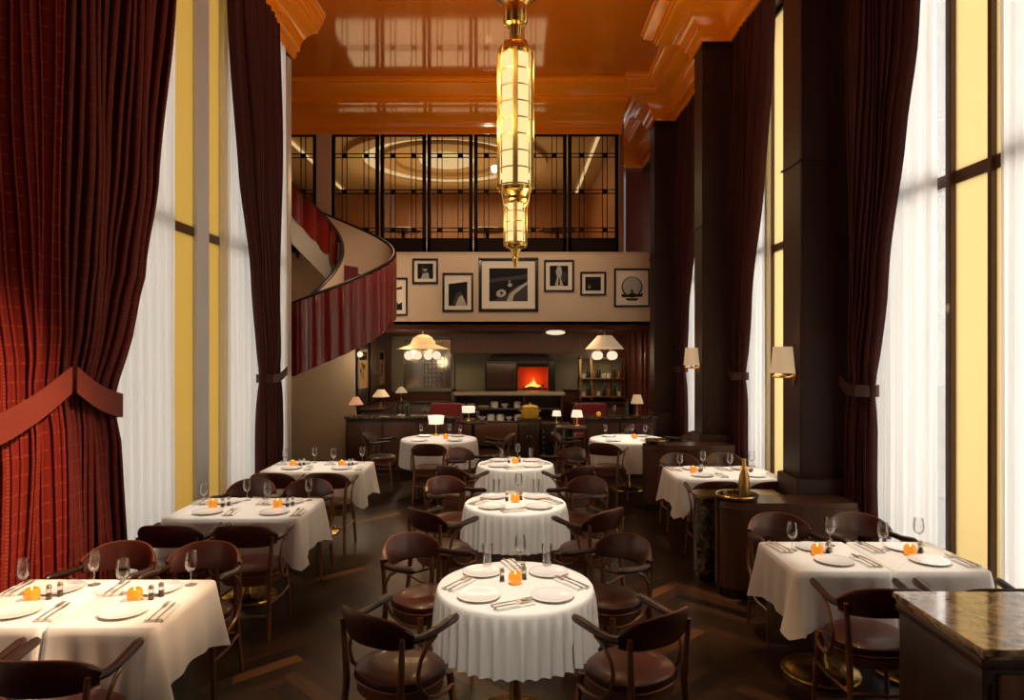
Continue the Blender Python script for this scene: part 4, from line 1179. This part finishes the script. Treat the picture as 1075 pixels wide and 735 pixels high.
# mirror frame left of the oven
t = thing('wall_mirror', 'large mirror with a pale frame on the back wall of the bar', 'mirror', (-2.1, KY-.02, 1.15))
mb = MB()
for a in ((-.72,-.64,0,1.2),(.64,.72,-.5,1.2)): mb.box(a[0], a[1], -.07, -.0, a[2], a[3], .006)
mb.box(-.72, .72, -.07, 0, 1.14, 1.22, .006); mb.box(-.72, .72, -.07, 0, -.04, .04, .006); mb.box(-.64, -.45, -.03, 0, .04, 1.14); obj('frame', mb, M['stone'], t)
mb = MB(); mb.box(-.45, .64, -.018, -.008, .04, 1.14); obj('mirror_glass', mb, pm('old_mirror', (.32,.27,.22), .12, metal=1), t)
mb = MB()
for k in range(6): mb.box(.02+k*.09, .03+k*.09, -.026, -.018, .08, .78)
for k in range(8): mb.box(.02, .48, -.026, -.018, .08+k*.1, .09+k*.1)
obj('window_reflection', mb, M['stone'], t)  # pale bars modelled as the windows' reflection in the mirror
# posters on the side wall
for k, (ya, yb, za, zb, lab) in enumerate(((12.82-.15, 13.75, 1.30, 2.08, 'ochre poster with dark figures nearest on the left side wall of the bar'), (14.9, 15.5, 1.28, 2.06, 'ochre poster with dark figures farther back on the side wall of the bar'))):
    if k == 0: ya = 12.95
    t = thing('framed_poster', lab, 'poster', (-2.995, ya, za), 0, 'ochre posters')
    w, h = yb-ya, zb-za
    mb = MB(); mb.box(0,.03,0,w,0,.03); mb.box(0,.03,0,w,h-.03,h); mb.box(0,.03,0,.03,0,h); mb.box(0,.03,w-.03,w,0,h); obj('frame', mb, M['stone'], t)
    mb = MB(); mb.box(.004,.012,.02,w-.02,.02,h-.02, 0, 0)
    rnd = random.Random(5+k)
    mb.box(.012,.014,.05,w-.05,h*.72,h*.93,0,1)
    for q in range(7):
        cy_, cz_, r_ = rnd.uniform(.25,.7)*w, rnd.uniform(.28,.62)*h, rnd.uniform(.03,.06)
        ps = [(.0145+.0003*q, cy_+r_*(1+.4*sin(3*a_))*cos(a_)*.8, cz_+r_*1.2*sin(a_)) for a_ in [2*PI*i/14 for i in range(14)]]
        mb.add(ps, [tuple(range(14))], 1)
    obj('print', mb, [M['poster'], M['ph_dark']], t)
# display cabinet doors against the side wall
t = thing('display_cabinet', 'tall dark display cabinet standing between the posters', 'cabinet', (-2.985, 13.95, .97))
mb = MB(); mb.box(0,.03,0,.8,0,1.35,.004); obj('body', mb, M['dark_wood'], t)
for k in range(2):
    mb = MB(); mb.box(.03,.045,.02+k*.39,.37+k*.39,.04,1.31,.006); dd = obj('door', mb, M['brown_wood'], t)
    mb = MB(); mb.sphere((.055,.34 if k == 0 else .46,.6), .02, 8, 6); obj('knob', mb, M['dbrass'], dd)
# back counters
def counter(name, label, x0, x1, y0, y1, h, top):
    t = thing(name, label, 'counter', (x0, y0, 0)); w, d = x1-x0, y1-y0
    mb = MB(); mb.box(.03, w-.03, .03, d-.03, 0, h-.05, .006); obj('body', mb, M['dark_wood'], t)
    mb = MB()
    n = max(1, int(w/.5))
    for k in range(n): mb.box(.06+k*(w-.1)/n, .02+(k+1)*(w-.1)/n, .015, .03, .10, h-.12, .006)
    obj('front_panel', mb, M['brown_wood'], t)
    mb = MB(); mb.box(0, w, 0, d, h-.05, h, .008); obj('counter_top', mb, M[top], t)
    return t
counter('bar_counter', 'dark panelled bar counter at the left, in front of the posters', -2.96, -1.0, 11.75, 12.15, .915, 'dmarble')
counter('bar_counter', 'dark panelled bar counter at the right, behind the far round table', 1.18, 2.45, 11.75, 12.15, .915, 'dmarble')
counter('side_counter', 'dark side counter under the posters', -2.97, -2.5, 12.9, 14.6, .95, 'dark_wood')
counter('side_counter', 'dark back counter under the large mirror', -2.97, -1.42, 14.75, 15.3, .95, 'dark_wood')
counter('side_counter', 'dark back counter under the bottle shelf', 1.2, 2.5, 14.75, 15.3, .92, 'dark_wood')
table_lamp(-2.80, 11.98, .915, .32, .13, 'pinkish lamp at the left end of the left bar counter', 'shade_pink', r_top=.35)
table_lamp(-2.64, 13.4, .95, .33, .17, 'wide fluted lamp on the side counter under the posters', 'shade', r_top=.4)
table_lamp(-2.5, 14.95, .95, .30, .14, 'small peaked lamp on the back counter under the mirror', 'shade', r_top=.3)
table_lamp(2.13, 11.95, .915, .36, .11, 'beige shaded lamp on the right bar counter', 'shade', r_top=.6)
# bits on the left counter
def mk_bottle():
    mb = MB(); mb.lathe([(.001,0),(.036,0),(.037,.01),(.037,.16),(.028,.2),(.013,.225),(.012,.28),(.015,.283),(.015,.295),(.001,.297)], 14)
    return tag(obj('bottle', mb, M['bottle']), 'x', 'bottle')
def mk_abottle():
    mb = MB(); mb.lathe([(.001,0),(.045,0),(.046,.01),(.046,.11),(.03,.145),(.014,.16),(.013,.21),(.018,.213),(.018,.24),(.001,.242)], 14)
    return tag(obj('spirit_bottle', mb, M['bottle_amber']), 'x', 'bottle')
def mk_cbottle():
    mb = MB(); mb.lathe([(.001,0),(.05,0),(.052,.01),(.052,.085),(.04,.10),(.001,.105)], 14)
    return tag(obj('jar', mb, M['china']), 'x', 'jar')
bt, abt, jar = proto(mk_bottle), proto(mk_abottle), proto(mk_cbottle)
wglass((-2.1, 11.9, .916), 0, 'stemmed glass first along the left bar counter', GW); wglass((-2.02, 11.98, .916), 0, 'stemmed glass second along the left bar counter', GW)
bt((-1.88, 11.95, .916), 0, 'dark bottle on the left bar counter', 'bottles of the bar')
bt((1.95, 11.95, .916), 0, 'dark bottle beside the lamp on the right bar counter', 'bottles of the bar')
wglass((1.72, 11.9, .916), 0, 'stemmed glass on the right bar counter', GW)
votive((1.45, 11.88, .916), 0, 'glowing amber votive on the right bar counter', GV)
# bottle shelf
t = thing('bottle_shelf', 'open brass and wood shelf unit of bottles on the back wall', 'shelf', (1.46, 15.2, .93))
mb = MB()
for x in (0, .24, .72, .96): 
    for y in (.03, .33): mb.box(x-.012, x+.012, y-.012, y+.012, 0, .98)
obj('upright', mb, M['dbrass'], t)
for z in (.10, .50, .96):
    mb = MB(); mb.box(-.02, .98, .0, .36, z-.03, z, .004); obj('shelf', mb, M['burl'], t)
mb = MB(); mb.box(0, .96, .345, .36, .10, .96); obj('back_panel', mb, M['stone'], t)
names = ['first','second','third','fourth','fifth','sixth','seventh','eighth']
for row, z in (('lower', 1.031), ('upper', 1.431)):
    for i in range(8):
        fn = [jar, bt, abt, jar, bt, abt, bt, jar][(i+(3 if row == 'upper' else 0)) % 8]
        fn((1.53+i*.115, 15.36, z), 0, 'bottle or jar, %s from the left on the %s bottle shelf' % (names[i], row), 'bottles and jars on the bottle shelf')
# pendant lamps with globes under a shade
def pendant(x, y, dome, label, z0=1.95):
    t = thing('pendant_lamp', label, 'lamp', (x, y, z0), 0, 'shaded pendant lamps with opal globes')
    mb = MB()
    if dome: prof = [(.02,.42),(.10,.41),(.19,.36),(.23,.27),(.26,.22),(.40,.17),(.52,.13),(.515,.125),(.25,.20),(.02,.36)]
    else: prof = [(.02,.405),(.13,.40),(.14,.40),(.38,.13),(.375,.125),(.13,.385),(.02,.39)]
    n = 36; vs = []; fs = []
    for i, (r, z) in enumerate(prof):
        for k in range(n):
            a = 2*PI*k/n; sc = 1+.02*cos(12*a) if r > .2 else 1; vs.append((r*sc*cos(a), r*sc*sin(a)*(.6 if dome else 1), z))
    for i in range(len(prof)-1):
        for k in range(n):
            k2 = (k+1) % n; fs.append((i*n+k, i*n+k2, (i+1)*n+k2, (i+1)*n+k))
    mb.add(vs, fs); obj('lamp_shade', mb, M['shade_tan' if dome else 'shade'], t)
    mb = MB(); mb.tube([(0,0,.40),(0,0,2.53-z0)], .012, 8); mb.tube([(0,0,.1),(0,0,.40)], .012, 8)
    q = 4
    for k in range(q):
        a = 2*PI*k/q+.5; r = .30 if dome else .21
        mb.tube([(0,0,.12),(r*cos(a)*.6,r*sin(a)*.6,.13),(r*cos(a),r*sin(a),.09)], .008, 6)
    obj('stem', mb, M['dbrass'], t)
    for k in range(q):
        a = 2*PI*k/q+.5; r = .30 if dome else .21
        mb = MB(); mb.sphere((r*cos(a), r*sin(a), .0), .088, 18, 10); obj('globe', mb, M['globe'], t)
    return t
pendant(-1.86, 13.7, True, 'domed pendant lamp with opal globes in front of the mirror')
pendant(1.78, 13.6, False, 'conical pleated pendant lamp with opal globes in front of the bottle shelf')
# single small wall globe
t = thing('globe_lamp', 'tiny opal globe lamp on the wall beneath the red stair', 'lamp', (-2.87, 12.6, 1.98))
mb = MB(); mb.sphere((0,0,0), .055, 14, 8); obj('globe', mb, M['globe'], t)
mb = MB(); mb.tube([(0,.05,0),(0,.145,-.01)], .02, 8); mb.lathe([(.001,0),(.05,0),(.045,.02),(.001,.02)], 12, (0,.13,-.02)); obj('bracket', mb, M['dbrass'], t)
# oval flush light in the beamed ceiling
mb = MB(); mb.sphere((0,0,0), .16, 20, 8, (1.2,.8,.3)); tag(obj('ceiling_light', mb, M['shade_hot'], None, (.78, 13.25, 2.40)), 'oval glowing light under the dark wood ceiling', 'light')

# red booths either side of the pass
def booth(x0, x1, y, label, h=1.05):
    t = thing('booth_seat', label, 'booth', (x0, y, 0), 0, 'red booths before the pass')
    w = x1-x0
    mb = MB(); mb.box(0, w, 0, .5, 0, .42, .01); mb.box(0, w, .40, .52, 0, h-.12, .01); obj('base', mb, M['brown_wood'], t)
    mb = MB(); mb.box(.03, w-.03, .30, .42, .5, h, .03); obj('backrest', mb, M['velvet'], t)
    mb = MB(); mb.box(.02, w-.02, -.02, .40, .42, .52, .03); obj('seat_cushion', mb, M['velvet'], t)
booth(-1.62, -.98, 12.5, 'red upholstered booth behind the left bar counter', 1.06)
booth(1.08, 1.75, 12.5, 'red upholstered booth behind the right bar counter', 1.05)
def small_table(x, y, h, label):
    t = thing('side_table', label, 'table', (x, y, 0), 0, 'small dark side tables')
    mb = MB(); mb.lathe([(.001,h-.035),(.26,h-.035),(.27,h-.02),(.26,h),(.001,h)], 24); obj('table_top', mb, M['dark_wood'], t)
    mb = MB(); mb.lathe([(.2,0),(.2,.02),(.04,.05),(.03,h-.035)], 14); obj('pedestal', mb, M['iron'], t)
small_table(-1.22, 12.15+.05, .0+.80, 'small dark table carrying a lamp in front of the left booth') if False else None
small_table(-.75, 12.1, .80, 'small dark table carrying a white lamp by the left booth')
table_lamp(-.83, 12.1, .80, .26, .115, 'white shaded lamp on the small table by the left booth', cyl=True, r_top=1.1)
wglass((-.66, 12.05, .801), 0, 'stemmed glass on the small table by the left booth', GW)
small_table(.92, 11.3, .80, 'small dark table carrying a bright lamp by the right booth')
table_lamp(1.02, 11.3, .80, .26, .10, 'bright white lamp on the small table by the right booth', r_top=.75)
# waiter station
t = thing('waiter_station', 'dark waiter station with a glowing lamp in front of the oven', 'cabinet', (.04, 12.35, 0))
mb = MB(); mb.box(0, .42, 0, .4, 0, .78, .01); mb.box(.42, .95, .05, .4, 0, .70, .01); obj('cabinet', mb, M['black'], t)
mb = MB(); mb.box(-.015, .435, -.015, .415, .78, .80, .004); mb.box(.435, .97, .03, .415, .70, .72, .004); obj('top', mb, M['dark_wood'], t)
for k in range(2):
    mb = MB(); mb.box(.03+k*.19, .20+k*.19, -.012, 0, .08, .74, .004); dd = obj('door', mb, M['dark_wood'], t)
    mb = MB(); mb.sphere((.18+k*.06, -.02, .5), .012, 8, 6); obj('knob', mb, M['steel'], dd)
mb = MB()
for k in range(5): mb.box(.455, .49, .03, .05, .16+k*.1, .19+k*.1)
mb.box(.66,.70,.03,.05,.12,.64); mb.box(.82,.86,.03,.05,.12,.64); obj('rail', mb, M['steel'], t)
table_lamp(.04+.72, 12.35+.2, .72, .22, .085, 'small glowing lamp on the waiter station', r_top=.8)
t = thing('stock_pot', 'large yellow enamel pot on the waiter station', 'pot', (.27, 12.55, .80))
mb = MB(); mb.lathe([(.001,0),(.13,0),(.155,.02),(.165,.12),(.155,.20),(.15,.205),(.001,.205)], 28); obj('body', mb, M['yellow'], t)
mb = MB(); mb.lathe([(.160,.205),(.163,.215),(.14,.235),(.08,.255),(.001,.262)], 28); ld = obj('lid', mb, M['yellow'], t)
mb = MB(); mb.lathe([(.012,.258),(.012,.275),(.028,.28),(.028,.292),(.001,.295)], 12); obj('knob', mb, M['steel'], ld)
for s_ in (-1, 1):
    mb = MB(); mb.tube([(s_*.16,-.04,.14),(s_*.195,-.03,.145),(s_*.195,.03,.145),(s_*.16,.04,.14)], .010, 7); obj('handle', mb, M['yellow'], t)

# ground outside
mb = MB(); mb.add([(-30,-20,-.05),(30,-20,-.05),(30,40,-.05),(-30,40,-.05)], [(0,1,2,3)]); struct('ground_outside', mb, M['ground'], label='paving outside the windows', cat='ground')

# ------------------------------------------------------------------ lights
def area(name, loc, rot, sx, sy, col, energy):
    l = bpy.data.lights.new(name, 'AREA'); l.shape = 'RECTANGLE'; l.size = sx; l.size_y = sy; l.color = col; l.energy = energy
    o = bpy.data.objects.new(name, l); COL.objects.link(o); o.location = loc; o.rotation_euler = rot; return o
def spot(name, loc, tgt, deg, col, energy, blend=.6, rad=.08):
    l = bpy.data.lights.new(name, 'SPOT'); l.spot_size = R(deg); l.spot_blend = blend; l.color = col; l.energy = energy; l.shadow_soft_size = rad
    o = bpy.data.objects.new(name, l); COL.objects.link(o); o.location = loc
    o.rotation_euler = (Vector(tgt)-Vector(loc)).to_track_quat('-Z', 'Y').to_euler(); return o
def point(name, loc, col, energy, rad=.05):
    l = bpy.data.lights.new(name, 'POINT'); l.color = col; l.energy = energy; l.shadow_soft_size = rad
    o = bpy.data.objects.new(name, l); COL.objects.link(o); o.location = loc; return o
DAY = (1, .93, .85)
for k, (y0, y1) in enumerate(((.3,2.85),(3.25,6.0),(6.4,9.15),(9.55,12.3),(12.7,15.45))):
    area('daylight_right', (4.1, (y0+y1)/2, 3.3), (0, R(90), 0), 6.4, y1-y0+.2, DAY, (80,275,280,220,60)[k])
for k, (y0, y1) in enumerate(((4.75,9.35),(-.4,4.35))):
    area('daylight_left', (-4.1, (y0+y1)/2, 3.3), (0, R(-90), 0), 6.4, y1-y0+.2, DAY, (200,60)[k])
WARM = (1, .91, .78)
for x, y, e in ((0,3.82,1500),(0,5.88,1500),(0,7.88,1500)):
    spot('ceiling_spot', (x+.05, y-1.5, 6.5), (x, y-.06, .70), 11.5, WARM, e, .45)
for x, y, e in ((-2.26,3.56,850),(-2.23,5.67,900),(-2.2,7.7,1100),(2.25,4.38,1000),(2.2,7.3,1100),(-1.13,10.1,1000),(1.66,10.1,1500)):
    spot('ceiling_spot', (x*.85, y-.2, 6.5), (x, y, .75), 13.5, WARM, e, .6)
# warm spots on the curtain and the floor
spot('curtain_fill', (2.3, 2.9, 6.3), (-2.95, 3.6, .9), 21, (1,.62,.36), 3600, .75)  # added lamp, stands in for sun on the near curtain
for x, y in ((-1.15,4.4),(1.15,3.7),(-1.1,6.6),(1.25,5.3),(-1.2,8.4)):
    spot('floor_spot', (x, y, 6.5), (x, y, 0), 15, (1,.64,.34), 1300, .9)
spot('balcony_wash', (-.5, 9.3, 6.5), (-.4, 12.9, 3.3), 70, (1,.78,.54), 400, .9)
spot('stair_wash', (-1.2, 9.2, 6.4), (-2.9, 11.6, 3.2), 50, (1,.72,.48), 620, .9)
area('upper_room_light', (-1.4, 15.6, 6.15), (0,0,0), 3.2, 3.2, (1,.74,.42), 230)
area('upper_ceiling_fill', (-1.6, 15.6, 4.75), (R(180),0,0), 4.5, 3.2, (1,.76,.44), 68)  # added fill without a fixture, brightens the upper ceiling
area('bar_light', (-.2, 13.6, 2.42), (0,0,0), 3.5, .5, (1,.66,.38), 26)
for x, y in ((-1.6,3.6),(1.4,3.6),(-1.4,7.6),(1.2,7.6),(-.6,10.8)): spot('ceiling_fill', (x, y, 4.6), (x*.9, y, 6.8), 150, (1,.74,.42), 48, .9)  # fill lamps added to brighten the orange ceiling, no fixtures
point('globe_glow', (-2.8, 12.35, 1.95), (1,.78,.5), 7, .06)
point('stair_foot_fill', (-2.5, 10.9, 2.0), (1,.78,.52), 10, .1)  # added fill for the wall under the stair, no lamp here
point('oven_glow', (.4, KY-.45, 1.38), (1,.26,.05), 6, .06)
point('pendant_glow', (-1.86, 13.7, 1.75), (1,.78,.5), 5, .12); point('pendant_glow', (1.78, 13.6, 1.75), (1,.78,.5), 6, .12)
point('poster_fill', (-2.2, 13.4, 2.2), (1,.72,.42), 9, .08); point('shelf_glow', (1.9, 15.0, 1.95), (1,.72,.42), 4, .08)  # poster light is an added fill to brighten the prints
point('sconce_glow', (2.385, 6.1, 1.95), (1,.75,.45), 3, .04); point('sconce_glow', (2.385, 9.25, 1.95), (1,.75,.45), 3, .04)
for z, e in ((3.2, 9), (4.0, 24), (4.5, 20)):
    for a in (0, 2.1, 4.2): point('chandelier_glow', (.26*cos(a), 5.9+.26*sin(a), z), (1,.72,.38), e/3, .06)

# world
w = bpy.data.worlds.new('World'); SC.world = w; w.use_nodes = True
bg = w.node_tree.nodes['Background']; bg.inputs[0].default_value = (1,.95,.88,1); bg.inputs[1].default_value = .5

# ------------------------------------------------------------------ camera
cam = bpy.data.cameras.new('camera'); cam.lens = 24; cam.sensor_width = 36; cam.clip_start = .05
co = bpy.data.objects.new('camera', cam); COL.objects.link(co)
co.location = (0, 0, 2.06); co.rotation_euler = (R(90), 0, R(.28))
SC.camera = co
vs = SC.view_settings; vs.view_transform = 'Standard'; vs.look = 'None'; vs.exposure = 0; vs.gamma = 1; vs.use_curve_mapping = False
SC.cycles.max_bounces = 8; SC.cycles.diffuse_bounces = 4; SC.cycles.glossy_bounces = 4; SC.cycles.transparent_max_bounces = 16; SC.cycles.transmission_bounces = 4
SC.cycles.sample_clamp_indirect = 6
SC.cycles.use_denoising = True
SC.cycles.caustics_reflective = False; SC.cycles.caustics_refractive = False
